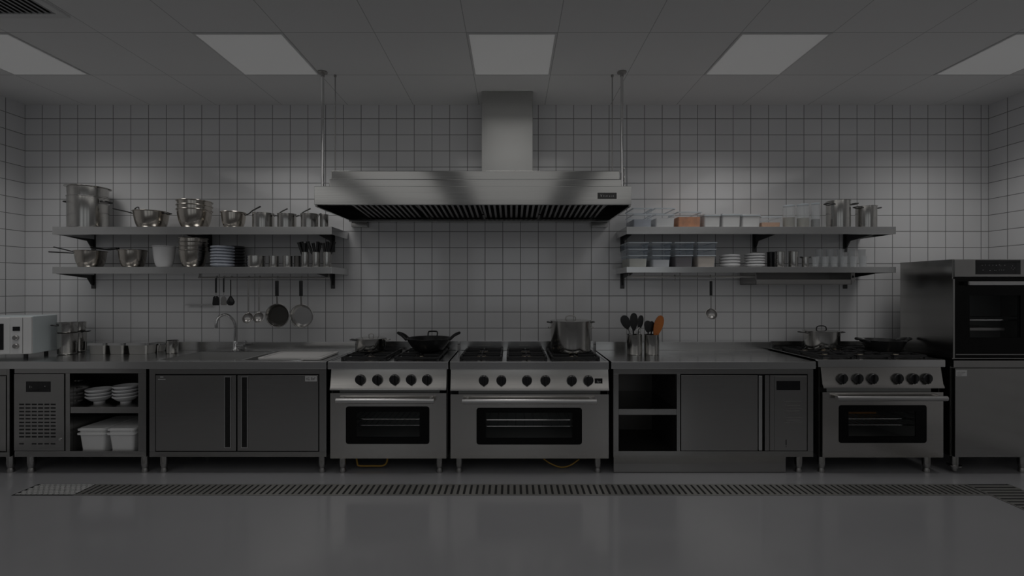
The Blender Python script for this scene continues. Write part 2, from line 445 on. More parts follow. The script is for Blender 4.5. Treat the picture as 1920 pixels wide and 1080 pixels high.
for f in range(nF):
    a = fx0 + f * fw; b_ = a + fw
    mb = MB()
    n = 11
    for i in range(n):
        x = a + .012 + (fw - .024) * (i + .5) / n
        mb.prism([(YH + .03, HZ0 + .055), (YW - .05, HZ0 - .0), (YW - .05, HZ0 + .012), (YH + .03, HZ0 + .067)], 'yz', x - .0095, x + .0095)
    mb.box(a, a + .008, YH + .03, YW - .05, HZ0 + .05, HZ0 + .07); mb.box(b_ - .008, b_, YH + .03, YW - .05, HZ0 + .05, HZ0 + .07)
    mb.build('baffle_filter', M['slat'], hood, world=True)
MB().box(HX0 + .02, HX1 - .02, YW - .10, YW - .022, HZ0 - .03, HZ0 - .008, .003).build('grease_gutter', M['steel'], hood, world=True)
for xa in (HX0 + .03, HX1 - .18):
    MB().box(xa, xa + .15, YW - .06, YW - .004, HZ0 - .075, HZ0 - .031, .003).build('wall_bracket', M['steel'], hood, world=True)
pl = MB().box(PX(1120.5, 3.6), PX(1156, 3.6), YH - .004, YH - .0003, PZ(373, 3.6), PZ(361.5, 3.6)).build('name_plate', M['screen'], hood, world=True)
mb = MB()
for (a, b_, c, d) in ((1126, 1127, 364, 369), (1127, 1128.5, 366.5, 369), (1131, 1133, 366.5, 369), (1135, 1136.2, 367, 369), (1137, 1139, 366.5, 369),
                      (1141.5, 1144, 367, 369.2), (1146, 1147.3, 367, 369), (1149, 1151, 366.8, 369), (1129.5, 1130.3, 364, 365)):
    mb.box(PX(a, 3.6), PX(b_, 3.6), YH - .0052, YH - .0041, PZ(d, 3.6), PZ(c, 3.6))
mb.build('lettering', M['mark'], pl, world=True)

# hood suspension
def rod(px, Y, r, zb, label, turn=False):
    x = PX(px, Y)
    t = thing('suspension_rod', label, 'rod', (x, Y, zb), group='rods holding the hood')
    MB().cyl((0, 0, 0), (0, 0, ZC - zb - .012), r, seg=14).build('rod', M['chrome'], t)
    MB().lathe([(0, ZC - zb), (.038, ZC - zb), (.038, ZC - zb - .008), (.016, ZC - zb - .014), (.014, ZC - zb - .04), (0, ZC - zb - .04)], 24).build('ceiling_plate', M['slat'], t)
    if turn:
        mb = MB()
        for i in range(5):
            z = .02 + i * .036
            mb.tube([(r + .009 * math.cos(a), .0, z + .019 * math.sin(a)) if i % 2 else (r + .004, .009 * math.cos(a), z + .019 * math.sin(a)) for a in [2 * PI * q / 10 for q in range(10)]], .0028, 6, closed=True)
        mb.build('safety_chain', M['slat'], t)
rod(605, 3.737, .012, HZ1, 'thick steel rod from ceiling to the left end of the hood')
rod(1166, 3.737, .012, HZ1, 'thick steel rod with small chain at the right end of the hood', True)
def wire(px, Y, zb, label):
    x = PX(px, Y)
    t = thing('suspension_wire', label, 'wire', (x, Y, zb), group='thin wires holding the hood')
    MB().cyl((0, 0, 0), (0, 0, ZC - zb - .004), .0045, seg=8).build('wire', M['slat'], t)
    MB().cyl((0, 0, ZC - zb - .015), (0, 0, ZC - zb), .011, seg=12).build('ceiling_plug', M['slat'], t)
wire(628.5, 3.79, tz1, 'thin steel wire beside the left hood rod')
wire(1148, 3.79, tz1, 'thin steel wire beside the right hood rod')

# ------------------------------------------------------------------ counters and cabinets
YC, YB = 3.69, 3.71            # worktop edge, cabinet fronts
ZT = PZ(678, YC); ZTB = PZ(692, YC); ZB = PZ(857, YB)
YK = YW - .02
def X(px): return PX(px, YB)
def Z(py): return PZ(py, YB)
def leg(parent, x, y, zt=None, r=.029):
    zt = ZB if zt is None else zt
    l = MB().lathe([(0, zt), (r, zt), (r, zt * .62), (r * .97, zt * .45), (r * .72, .034), (0, .034)], 20, (x, y, 0)).build('leg', M['steel'], parent, world=True)
    f = MB().lathe([(0, .034), (r * .66, .034), (r * .86, .016), (r * .86, 0), (0, 0)], 20, (x, y, 0)).build('foot', M['slat'], l)
    f.location = -Vector(parent.location)
    return l
def fr_box(mb, x0, x1, z0, z1, y0=YB, y1=YB + .03, bev=.002): return mb.box(x0, x1, y0, y1, z0, z1, bev)

# worktop with sink over the three left cabinets
wt = thing('worktop', 'long stainless worktop with sink basin left of the ranges', 'worktop', (-3.0, 4.0, ZT))
x0, x1 = XL + .01, PX(612, YC)
SX0, SX1, SY0, SY1 = -2.89, -1.72, 3.745, 4.25
mb = MB()
mb.box(x0, x1, YC, YC + .02, ZTB, ZT, .004)
mb.box(x0, SX0, YC + .015, YK, ZT - .03, ZT); mb.box(SX1, x1, YC + .015, YK, ZT - .03, ZT)
mb.box(SX0, SX1, YC + .015, SY0, ZT - .03, ZT); mb.box(SX0, SX1, SY1, YK, ZT - .03, ZT)
mb.build('top_sheet', M['steel_top'], wt, world=True)
MB().box(x0, PX(655, YW) if False else x1, YK - .018, YK, ZT, PZ(640.5, YK), .003).build('backsplash', M['steel_top'], wt, world=True)
mb = MB()
mb.box(SX0 - .002, SX0 + .001, SY0, SY1, ZT - .25, ZT - .001); mb.box(SX1 - .001, SX1 + .002, SY0, SY1, ZT - .25, ZT - .001)
mb.box(SX0, SX1, SY0 - .002, SY0 + .001, ZT - .25, ZT - .001); mb.box(SX0, SX1, SY1 - .001, SY1 + .002, ZT - .25, ZT - .001)
mb.box(SX0, SX1, SY0, SY1, ZT - .253, ZT - .25)
mb.box(-2.28, -2.262, SY0, SY1, ZT - .25, ZT - .012, .004)
bs = mb.build('sink_basin', M['basin'], wt, world=True)
mb = MB()
mb.ring(rrect(SX0 - .014, SX1 + .014, SY0 - .014, SY1 + .014, .03), rrect(SX0 + .004, SX1 - .004, SY0 + .004, SY1 - .004, .02), ZT, ZT + .004, 'xy')
mb.build('sink_rim', M['chrome'], wt, world=True)
MB().cyl((-2.55, 4.0, ZT - .2498), (-2.55, 4.0, ZT - .246), .045).build('drain_plug', M['chrome'], wt, world=True)

# cutting board resting over the right part of the sink
t = thing('cutting_board', 'pale flat cutting board lying over the right end of the sink', 'cutting board', (-1.83, 3.96, ZT + .004))
MB().prism(rrect(-.265, .265, -.20, .20, .03), 'xy', 0, .014).build('board', M['board'], t)
MB().ring(rrect(-.235, .235, -.17, .17, .03), rrect(-.227, .227, -.162, .162, .03), .0138, .0146, 'xy').build('juice_groove', M['slat'], t)

# faucet
t = thing('faucet', 'chrome gooseneck mixer tap standing behind the sink', 'faucet', (PX(441, 4.31), 4.31, ZT))
MB().lathe([(0, 0), (.032, 0), (.032, .008), (.024, .016), (.022, .02), (.022, .085), (.019, .095), (0, .095)], 24).build('base', M['chrome'], t)
MB().tube([(0, 0, .09), (0, 0, .16), (0, 0, .23), (-.008, -.01, .285), (-.035, -.04, .335), (-.062, -.07, .345), (-.088, -.10, .325), (-.10, -.115, .285), (-.103, -.118, .245)], .0125, 14, 6).build('spout', M['chrome'], t)
MB().lathe([(0, 0), (.0145, 0), (.0145, .03), (0, .03)], 16, (-.103, -.118, .225)).build('aerator', M['chrome'], t)
MB().cyl((.015, 0, .05), (.09, -.005, .05), .018).build('mixer_valve', M['chrome'], t)
MB().tube([(.075, -.004, .05), (.10, -.006, .075), (.102, -.008, .10)], .0065, 8, 4).build('lever', M['chrome'], t)

# far left cabinet
t = thing('cabinet', 'steel cabinet cut by the left edge under the microwave', 'cabinet', (-4.3, 4.0, 0))
xa, xb = XL + .02, X(18)
mb = MB(); mb.box(xa, xb, YB + .03, YK, ZB, ZTB); mb.box(xa, xb, YB, YB + .03, Z(857), Z(848), .002); mb.box(xb - .022, xb, YB, YB + .03, Z(848), ZTB, .002); mb.box(xa, xb - .022, YB, YB + .03, Z(703), ZTB, .002)
mb.build('body', M['steel'], t, world=True)
d = MB().box(xa, xb - .026, YB - .004, YB + .02, Z(846), Z(705), .004).build('door', M['steel'], t, world=True)
leg(t, X(12), 3.745); leg(t, xa + .1, 3.745); leg(t, X(12), 4.3); leg(t, xa + .1, 4.3)

# vented undercounter unit with shelves
def open_body(mb, x0, x1, bays, yb=YK):
    """back and outer sides of a cabinet"""
    mb.box(x0, x0 + .02, YB + .03, yb, ZB, ZTB); mb.box(x1 - .02, x1, YB + .03, yb, ZB, ZTB)
    mb.box(x0, x1, yb - .02, yb, ZB, ZTB); mb.box(x0, x1, YB + .03, yb, ZB, ZB + .02); mb.box(x0, x1, YB + .03, yb, ZTB - .02, ZTB)
t = thing('vented_cabinet', 'steel cabinet with slotted vent panel and open shelves of bowls', 'cabinet', (X(150), 4.0, 0))
VC = t
x0, x1 = X(27), X(274)
mb = MB(); open_body(mb, x0, x1, None)
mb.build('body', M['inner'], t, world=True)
mb = MB()
fr_box(mb, x0, x1, ZB, Z(846)); fr_box(mb, X(259), x1, Z(846), Z(700)); fr_box(mb, x0, x1, Z(700), ZTB); fr_box(mb, X(122.5), X(131), Z(846), Z(700))
mb.box(X(122.5), X(131), YB + .03, YK - .02, ZB + .02, ZTB - .02)
mb.build('face_frame', M['steel'], t, world=True)
MB().box(X(131), X(259), YB + .004, YK - .02, Z(775), Z(763), .002).build('shelf', M['steel'], t, world=True)
pn = MB().box(x0 + .002, X(121.5), YB - .006, YB + .03, Z(845), Z(701), .003).build('vent_panel', M['steel'], t, world=True)
dsp = MB().box(X(50.5), X(96), YB - .008, YB - .0055, Z(734.5), Z(715)).build('display', M['screen'], pn); dsp.location = -Vector(t.location)
mb = MB()
for r in range(10):
    for c in range(6):
        xa = 37.5 + c * 11.8; ya = 756.5 + r * 6.75
        mb.box(X(xa), X(xa + 9.2), YB - .0066, YB - .0055, Z(ya + 2.6), Z(ya))
for c in (0, 2, 3, 4, 5):
    mb.box(X(37.5 + c * 11.8), X(46 + c * 11.8), YB - .0066, YB - .0055, Z(832.8), Z(830.6))
g = mb.build('grille', M['void'], pn); g.location = -Vector(t.location)
g = MB().cyl((X(114.5), YB - .012, Z(823)), (X(114.5), YB - .005, Z(823)), .009, seg=12).build('lock', M['chrome'], pn); g.location = -Vector(t.location)
mb = MB()
mb.box(X(57.5), X(58.3), YB - .0088, YB - .0079, Z(727), Z(723)); mb.box(X(61), X(62), YB - .0088, YB - .0079, Z(726), Z(724.6)); mb.box(X(85), X(87), YB - .0088, YB - .0079, Z(724.5), Z(723.3))
g = mb.build('display_mark', M['mark'], pn); g.location = -Vector(t.location)
for i, zz in enumerate((716, 730, 740, 754)):
    MB().box(X(132), X(136), YB + .06, YB + .09, Z(zz + 2), Z(zz)).build('shelf_clip', M['slat'], t, world=True)
for xx, yy in ((51, 3.745), (266, 3.745), (51, 4.28), (266, 4.28)): leg(t, X(xx), yy)

# bowls on its shelf
bz = Z(763)
def bowl_prof(r, h, rf, t=.003, foot=.0, cone=False):
    n = 9; out = []
    for i in range(n + 1):
        u = i / n
        if cone: out.append((rf + (r - rf) * u ** .75, foot + (h - .009 - foot) * u ** 1.3)); continue
        out.append((rf + (r - rf) * (math.sin(u * 1.3) / math.sin(1.3)) ** .9, foot + (h - foot) * ((1 - math.cos(u * 1.3)) / (1 - math.cos(1.3))) ** .95))
    P = [(0, foot)]
    if foot: P = [(0, 0.004), (rf * .8, .004), (rf * .85, 0), (rf * .95, 0), (rf * .98, foot)]
    P += out
    if cone: P += [(r + .004, h - .008), (r + .005, h - .002)]
    else: P += [(r + .001, h - .007), (r + .007, h - .006), (r + .008, h - .001)]
    P += [(r + t, h), (r + t * .6, h + t), (r - t, h + t * .4)]
    P += [(max(0.001, a - t), b + t) for a, b in out[::-1][1:]]
    P += [(0, foot + t)]
    return P
def bowl(name, label, loc, r, h, rf, m, cat='bowl', group=None, t=.003, foot=0.0, cone=False):
    o = MB().lathe(bowl_prof(r, h, rf, t, foot, cone), 44).build(name, m)
    o.location = loc; tag(o, label, cat, group)
    return o
ordn = ['lowest', 'second from bottom', 'third from bottom', 'fourth from bottom', 'fifth from bottom', 'sixth from bottom', 'seventh from bottom', 'top']
def ordinal(i, n): return 'top' if i == n - 1 else ordn[i]
for s, (px, n) in enumerate(((186.5, 3), (236.5, 4))):
    for i in range(n):
        bowl('rice_bowl', ordinal(i, n) + ' white footed bowl of the ' + ('left' if s == 0 else 'right') + ' stack on the open cabinet shelf', (PX(px, 3.86), 3.86, bz + i * .0275), .088, .060, .04, M['porcelain'], group='white bowls in the open cabinet', foot=.016, cone=True)
# white food boxes
for s, (px, lab) in enumerate(((176, 'white lidded plastic food box at left on the cabinet floor'), (231.5, 'white lidded plastic food box at right on the cabinet floor'))):
    t = thing('food_box', lab, 'food box', (PX(px, 3.76), 3.92, ZB + .0205), group='white food boxes in the cabinet')
    wb, wt_, h = .088, .112, .175
    n0 = len(t.children)
    mb = MB()
    for (za, zb_, wa, wb2) in ((0, h, wb, .105),):
        L0 = rrect(-wa, wa, -.17, .17, .02); L1 = rrect(-wb2, wb2, -.185, .185, .025)
        v0 = [mb.bm.verts.new((u, v, za)) for u, v in L0]; v1 = [mb.bm.verts.new((u, v, zb_)) for u, v in L1]
        for k in range(len(v0)): mb.bm.faces.new((v0[k], v0[(k + 1) % len(v0)], v1[(k + 1) % len(v0)], v1[k]))
        mb.bm.faces.new(v0[::-1]); mb.bm.faces.new(v1)
    mb.prism(rrect(-.117, .117, -.195, .195, .025), 'xy', h - .022, h - .01)
    mb.build('box', M['white_plastic'], t)
    mb = MB(); mb.prism(rrect(-.117, .117, -.195, .195, .03), 'xy', h + .012, h + .024); mb.prism(rrect(-.105, .105, -.185, .185, .03), 'xy', h - .002, h + .03)
    mb.build('lid', M['white_plastic'], t)

# sink cabinet
t = thing('sink_cabinet', 'two-door stainless cabinet beneath the sink', 'cabinet', (X(446), 4.0, 0))
SKC = t
x0, x1 = X(280), X(612)
mb = MB()
mb.box(x0, x1, YB + .03, YK, ZB, ZT - .27); mb.box(x0, x0 + .02, YB + .03, YK, ZT - .27, ZTB); mb.box(x1 - .02, x1, YB + .03, YK, ZT - .27, ZTB)
fr_box(mb, x0, x1, ZB, Z(847)); fr_box(mb, x0, X(291), Z(847), ZTB); fr_box(mb, X(598.5), x1, Z(847), ZTB); fr_box(mb, X(291), X(598.5), Z(701.5), ZTB)
mb.build('body', M['steel'], t, world=True)
MB().box(X(291), X(598.5), YB + .02, YB + .0295, Z(847), Z(701.5)).build('door_gap_shade', M['void'], t, world=True)  # black sheet painted in as the shade behind the door gaps
for (a, b_, ha, hb) in ((292.5, 443, 423, 432.5), (445.5, 597, 454.5, 464)):
    d = MB().box(X(a), X(b_), YB - .003, YB + .018, Z(845.5), Z(703.5), .003).build('door', M['steel'], t, world=True)
    g = MB().ring(rrect(X(ha) - .006, X(hb) + .006, Z(839.5), Z(705.5), .003), rrect(X(ha), X(hb), Z(838), Z(707), .002), YB - .008, YB - .0032).build('handle_rim', M['steel_top'], d); g.location = -Vector(t.location)
    g = MB().box(X(ha), X(hb), YB - .0045, YB - .0031, Z(838), Z(707)).build('recessed_handle', M['void'], d); g.location = -Vector(t.location)
    if a > 400:
        g = MB().box(X(572.5), X(594.5), YB - .0045, YB - .0031, Z(715), Z(704.8)).build('sticker', M['sticker'], d); g.location = -Vector(t.location)
        mb = MB()
        for (u0, u1, v0, v1) in ((575, 577, 708, 712), (578, 580.5, 707.5, 709), (578, 581, 710.5, 712.5), (584, 586, 707, 712.5), (587, 590, 709, 712), (590, 592, 707, 709)):
            mb.box(X(u0), X(u1), YB - .0053, YB - .0046, Z(v1), Z(v0))
        g = mb.build('sticker_print', M['slat'], d); g.location = -Vector(t.location)
    else:
        mb = MB(); mb.box(X(297), X(311), YB - .0045, YB - .0031, Z(711.6), Z(710.4)); mb.box(X(301), X(307), YB - .0045, YB - .0031, Z(707.6), Z(706))
        g = mb.build('emblem', M['sticker'], d); g.location = -Vector(t.location)
for xx, yy in ((302, 3.745), (601, 3.745), (302, 4.28), (601, 4.28)): leg(t, X(xx), yy)

# right worktop and refrigerated counter
wt2 = thing('worktop', 'stainless worktop holding the utensil crocks right of the ranges', 'worktop', (1.6, 4.0, ZT))
x0, x1 = PX(1146, YC), PX(1530, YC)
mb = MB(); mb.box(x0, x1, YC, YC + .02, ZTB, ZT, .004); mb.box(x0, x1, YC + .015, YK, ZT - .03, ZT)
mb.build('top_sheet', M['steel_top'], wt2, world=True)
MB().box(x0, x1 + .02, YK - .018, YK, ZT, PZ(640.5, YK), .003).build('backsplash', M['steel_top'], wt2, world=True)
t = thing('refrigerated_counter', 'stainless counter unit with sliding door and open bays right of the ranges', 'cabinet', (X(1340), 4.0, 0))
x0, x1 = X(1150), X(1525)
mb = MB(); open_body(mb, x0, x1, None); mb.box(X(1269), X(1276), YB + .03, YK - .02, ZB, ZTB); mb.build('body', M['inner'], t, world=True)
mb = MB()
fr_box(mb, x0, x1, ZB, Z(846)); fr_box(mb, x0, X(1160), Z(846), Z(701.5)); fr_box(mb, X(1514.5), x1, Z(846), ZTB); fr_box(mb, x0, X(1514.5), Z(701.5), ZTB); fr_box(mb, X(1269), X(1275.5), Z(846), Z(701.5))
mb.build('face_frame', M['steel'], t, world=True)
MB().box(X(1160), X(1269), YB + .002, YK - .02, Z(778), Z(767), .002).build('shelf', M['steel'], t, world=True)
MB().box(X(1276), X(1514), YB + .022, YB + .03, Z(846), Z(701.5)).build('door_gap_shade', M['void'], t, world=True)  # shade in the gaps round the sliding door, drawn as a black sheet
d = MB().box(X(1277), X(1421), YB - .001, YB + .02, Z(845), Z(703.5), .003).build('sliding_door', M['steel'], t, world=True)
g = MB().box(X(1421.5), X(1428), YB - .012, YB + .02, Z(844), Z(704), .004).build('door_pull', M['steel_top'], d); g.location = -Vector(t.location)
MB().box(X(1434), X(1442.5), YB - .001, YB + .02, Z(845), Z(703.5), .002).build('filler_strip', M['steel'], t, world=True)
pn = MB().box(X(1443.5), X(1513), YB - .001, YB + .02, Z(845), Z(703.5), .002).build('control_panel', M['steel'], t, world=True)
g = MB().box(X(1452), X(1512), YB - .0045, YB - .0011, Z(844), Z(706), .002).build('vent_cover', M['steel'], pn); g.location = -Vector(t.location)
g = MB().box(X(1455.5), X(1499.5), YB - .0065, YB - .0046, Z(731), Z(714)).build('display', M['screen'], pn); g.location = -Vector(t.location)
mb = MB()
for i, yy in enumerate((752, 759, 765, 769.5, 782, 787, 791)):
    mb.box(X(1470 + (i % 3) * 2), X(1504 - (i % 2) * 4), YB - .0052, YB - .0044, Z(yy + (1.6 if i % 2 else 1.0)), Z(yy))
g = mb.build('grille', M['slat'], pn); g.location = -Vector(t.location)
mb = MB(); mb.box(X(1472.6), X(1474), YB - .0053, YB - .0044, Z(834), Z(824)); mb.box(X(1472.8), X(1473.8), YB - .0053, YB - .0044, Z(838), Z(836))
g = mb.build('warning_mark', M['void'], pn); g.location = -Vector(t.location)
MB().box(X(1150) + .005, X(1475), YB + .012, YB + .03, .004, ZB - .002, .002).build('kick_plate', M['steel'], t, world=True)
for xx, yy in ((1502, 3.745), (1165, 3.80), (1165, 4.28), (1502, 4.28)): leg(t, X(xx), yy)

# ------------------------------------------------------------------ gas ranges
def gas_range(label, lip, lipy, body, panely, doory, handle, window, inner, knobs, knoby, legs, grates, bottom=860, extra=None):
    xl0, xl1 = PX(lip[0], YC), PX(lip[1], YC)
    zt, zl = PZ(lipy[0], YC), PZ(lipy[1], YC)
    x0, x1 = X(body[0]), X(body[1])
    zb = Z(bottom)
    t = thing('gas_range', label, 'range', ((x0 + x1) / 2, 4.0, 0))
    # oven carcass: a hollow box behind the door
    zd0, zd1 = Z(bottom) + .004, Z(doory)
    ya = YB + .035
    mb = MB()
    mb.box(x0, x0 + .06, ya, YK, zb, zl); mb.box(x1 - .06, x1, ya, YK, zb, zl)
    mb.box(x0, x1, YK - .03, YK, zb, zl); mb.box(x0, x1, ya, YK, zb, zb + .07); mb.box(x0, x1, ya, YK, zd1 - .04, zl)
    mb.build('oven_body', M['lining'], t, world=True)
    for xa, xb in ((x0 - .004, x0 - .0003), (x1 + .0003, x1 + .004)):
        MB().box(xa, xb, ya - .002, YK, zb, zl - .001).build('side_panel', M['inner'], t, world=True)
    MB().box(x0, x0 + .06, ya - .003, ya - .0003, zb, zl - .002).build('side_gap_shade', M['void'], t, world=True)  # black sheet put in to keep the gap beside the oven dark
    # cooktop
    mb = MB(); mb.box(xl0, xl1, YC, YC + .03, zl, zt, .005); mb.box(xl0, xl1, YC + .025, YK, zt - .035, zt - .002)
    mb.box(xl0, xl0 + .02, YC + .03, YK, zl, zt); mb.box(xl1 - .02, xl1, YC + .03, YK, zl, zt)
    mb.build('cooktop', M['steel_top'], t, world=True)
    MB().box(xl0 + .005, xl1 - .005, YK - .018, YK, zt, PZ(639, YK), .003).build('backguard', M['steel_top'], t, world=True)
    # control panel
    zp1, zp0 = zl, Z(panely)
    cp = MB().prism([(YB + .03, zp0), (YB - .02, zp0), (YB - .02, zp0 + .010), (YB - .008, zp0 + .030), (YB + .016, zp1), (YB + .03, zp1)], 'yz', x0, x1).build('control_panel', M['steel_range'], t, world=True)
    for px in knobs:
        kx, kz = X(px), Z(knoby)
        R = Matrix.Rotation(PI / 2, 3, 'X')
        k = MB().lathe([(0, -.012), (.037, -.012), (.041, 0), (.0395, .016), (.034, .022), (0, .024)], 28, (kx, YB - .004, kz), R).build('control_knob', M['black'], t, world=True)
        mb = MB().box(kx - .008, kx + .008, YB - .042, YB - .026, kz - .036, kz + .036, .004)
        mb.prism([(kx - .014, kz - .036), (kx + .014, kz - .036), (kx, kz - .046)], 'xz', YB - .024, YB - .012)
        g = mb.build('grip', M['black'], k); g.location = -Vector(t.location)
    # door with real opening
    xw0, xw1, zw0, zw1 = X(window[0]), X(window[1]), Z(window[3]), Z(window[2])
    xi0, xi1, zi0, zi1 = X(inner[0]), X(inner[1]), Z(inner[3]), Z(inner[2])
    d = MB().ring(rrect(x0, x1, zd0, zd1, .003), rrect(xw0, xw1, zw0, zw1, .022), YB - .008, YB + .03).build('oven_door', M['steel_range'], t, world=True)
    g = MB().ring(rrect(xw0, xw1, zw0, zw1, .022), rrect(xi0, xi1, zi0, zi1, .003), YB - .006, YB + .004).build('window_border', M['glassblack'], d); g.location = -Vector(t.location)
    g = MB().box(xi0, xi1, YB - .004, YB, zi0, zi1).build('window_pane', M['pane'], d); g.location = -Vector(t.location)
    hx0, hx1, hz = X(handle[0]), X(handle[1]), Z(handle[2])
    g = MB().tube([(hx0, YB - .055, hz), (hx0 + .004, YB - .055, hz), (hx1 - .004, YB - .055, hz), (hx1, YB - .055, hz)], .0195, 16, flat=1.1).build('door_handle', M['bar_steel'], d); g.location = -Vector(t.location)
    mb = MB()
    for xx in (hx0 + .035, hx1 - .035): mb.cyl((xx, YB - .05, hz + .004), (xx, YB - .007, hz + .004), .014, seg=16)
    g = mb.build('handle_post', M['steel'], d); g.location = -Vector(t.location)
    # racks
    for q, frac in enumerate((.36, .62)):
        zr = zi0 + (zi1 - zi0) * frac
        mb = MB()
        mb.tube([(x0 + .065, ya + .03, zr), (x1 - .065, ya + .03, zr), (x1 - .065, YK - .06, zr), (x0 + .065, YK - .06, zr)], .0055, 8, closed=True)
        nb = 16
        for i in range(nb):
            xx = x0 + .08 + (x1 - x0 - .16) * i / (nb - 1); mb.cyl((xx, ya + .03, zr), (xx, YK - .06, zr), .003, seg=6)
        mb.build('oven_rack', M['chrome'], t, world=True)
    for (px, yy) in legs: leg(t, X(px), yy, zb)
    # grates and burners
    for (ga, gb) in grates:
        y0, y1, zg = 3.765, 4.30, zt + .028
        mb = MB()
        s = .0085
        for yy in (y0, (y0 + y1) / 2, y1): mb.box(ga, gb, yy - s, yy + s, zg - .018, zg, .003)
        for xx in (ga + s, gb - s): mb.box(xx - s, xx + s, y0, y1, zg - .018, zg, .003)
        cx = (ga + gb) / 2
        for (ya_, yb_) in ((y0, (y0 + y1) / 2), ((y0 + y1) / 2, y1)):
            cy = (ya_ + yb_) / 2
            for a in range(4):
                th = a * PI / 2 + PI / 4 * 0
                dx, dy = math.cos(th), math.sin(th)
                ex = cx + dx * (gb - ga) / 2; ey = cy + dy * (yb_ - ya_) / 2
                sx = cx + dx * .035; sy = cy + dy * .035
                if abs(dx) > .5: mb.box(min(sx, ex), max(sx, ex), cy - s * .8, cy + s * .8, zg - .014, zg + .004, .002)
                else: mb.box(cx - s * .8, cx + s * .8, min(sy, ey), max(sy, ey), zg - .014, zg + .004, .002)
        for xx in (ga + s, gb - s):
            for yy in (y0, (y0 + y1) / 2, y1): mb.box(xx - s, xx + s, yy - s, yy + s, zt - .002, zg - .01)
        mb.build('burner_grate', M['iron'], t, world=True)
        MB().box(ga + .012, gb - .012, y0 + .01, y1 - .01, zt - .002, zt + .0015, .001).build('drip_tray', M['iron'], t, world=True)
        for cy in ((3 * y0 + y1) / 4, (y0 + 3 * y1) / 4):
            bb = MB().lathe([(0, 0), (.05, 0), (.05, .006), (.036, .009), (.034, .016), (0, .016)], 24, (cx, cy, zt + .001)).build('burner', M['brass'], t, world=True)
            g = MB().lathe([(0, .016), (.03, .016), (.03, .02), (.024, .023), (0, .024)], 24, (cx, cy, zt + .001)).build('burner_cap', M['iron'], bb); g.location = -Vector(t.location)
    if extra == 'display':
        g = MB().box(X(1115), X(1129.5), YB - .0035, YB + .004, Z(720.5), Z(709.5)).build('clock_display', M['screen'], cp); g.location = -Vector(t.location)
        mb = MB()
        for (u0, u1, v0, v1) in ((1119, 1120, 713, 717), (1121, 1123, 714, 715), (1121, 1123, 716, 717), (1124.5, 1125.5, 714, 717)):
            mb.box(X(u0), X(u1), YB - .0045, YB - .0034, Z(v1), Z(v0))
        g = mb.build('clock_digits', M['mark'], cp); g.location = -Vector(t.location)
    return t, zt + .032

R1, ZG = gas_range('five-knob stainless gas range holding the lidded pot and black wok, beside the sink cabinet', (614, 840.5), (678, 692.5), (620, 837), 731, 737, (635, 816, 748.5), (649, 805.5, 761.5, 832), (668, 787, 772, 819),
          (676, 708, 740, 771, 801), 711, ((640, 3.745), (823, 3.745), (640, 4.28), (823, 4.28)), ((-1.40, -1.03), (-.965, -.60)))
R2, _ = gas_range('widest stainless gas range in the middle with six knobs and a small clock display', (843.5, 1142), (678, 693), (845, 1141), 732, 739, (868, 1116, 749.5), (893.5, 1091, 764, 833), (911, 1073, 773.5, 821),
          (907, 940, 988, 1022.5, 1072, 1103), 712.5, ((860, 3.745), (1122, 3.745), (874, 4.28), (1108, 4.28)), ((-.43, -.083), (-.045, .29), (.325, .72)), extra='display')
R3, _ = gas_range('six-knob stainless gas range at right between counter unit and oven tower', (1534, 1773), (674.5, 688.5), (1541, 1767), 727, 735, (1560, 1763, 744), (1571, 1736, 759, 830), (1590, 1716, 772, 818),
          (1578, 1607, 1635, 1682, 1711, 1736), 709, ((1545, 3.745), (1744, 3.745), (1550, 4.28), (1736, 4.28)), ((2.53, 2.80), (2.83, 3.10), (3.13, 3.40)), bottom=858)
# baking stone glimpsed through the right oven window, and gas hoses under the ranges
o = MB().box(2.73, 3.10, 3.90, 4.25, 0, .035, .006).build('baking_stone', M['amber']); zi0, zi1 = Z(818), Z(772)
o.location = (0, 0, zi0 + (zi1 - zi0) * .62 + .0055); tag(o, 'brown baking stone on the upper rack inside the right oven', 'baking stone')
def hose(label, pts, r):
    o = MB().tube(pts, r, 10, 6).build('gas_hose', M['hose']); tag(o, label, 'hose')
    return o
yh = 3.80
hz = Z(860) - .01
hose('yellow gas pipe bent under the left range', [(PX(668, yh), yh, hz), (PX(670, yh), yh, PZ(868, yh)), (PX(674, yh), yh, PZ(873.2, yh)), (PX(700, yh), yh, PZ(873.5, yh)), (PX(718, yh), yh, PZ(873, yh)), (PX(725, yh), yh, PZ(867, yh)), (PX(727, yh), yh, hz)], .007)
hose('thin yellow gas hose sagging under the middle range', [(PX(1019, yh), yh, PZ(860, yh)), (PX(1032, yh), yh, PZ(869, yh)), (PX(1052, yh), yh, PZ(876, yh)), (PX(1070, yh), yh, PZ(872, yh)), (PX(1086, yh), yh, PZ(861, yh))], .0055)

# ------------------------------------------------------------------ oven tower
YO, YOB = 3.70, 4.21
TX0, TX1 = PX(1788, YO), 4.46
def TX(px): return PX(px, YO)
def TZ(py): return PZ(py, YO)
t = thing('oven_tower', 'tall stainless tower with black glass oven over a cabinet at the right', 'oven', ((TX0 + TX1) / 2, 4.0, 0))
mb = MB()
zs0, zs1 = TZ(674), TZ(486)
mb.box(TX0, TX0 + .02, YO + .012, YOB, zs0, zs1, .002); mb.box(TX1 - .02, TX1, YO + .012, YOB, zs0, zs1, .002)
mb.box(TX0 + .02, TX1 - .02, YOB - .02, YOB, zs0, zs1); mb.box(TX0 + .02, TX1 - .02, YO + .03, YOB - .02, zs0, zs0 + .02); mb.box(TX0 + .02, TX1 - .02, YO + .03, YOB - .02, zs1 - .02, zs1)
mb.build('upper_body', M['steel'], t, world=True)
MB().box(TX0 + .02, TX1 - .02, YOB - .04, YOB - .021, zs0 + .02, zs1 - .02).build('oven_cavity', M['lining'], t, world=True)
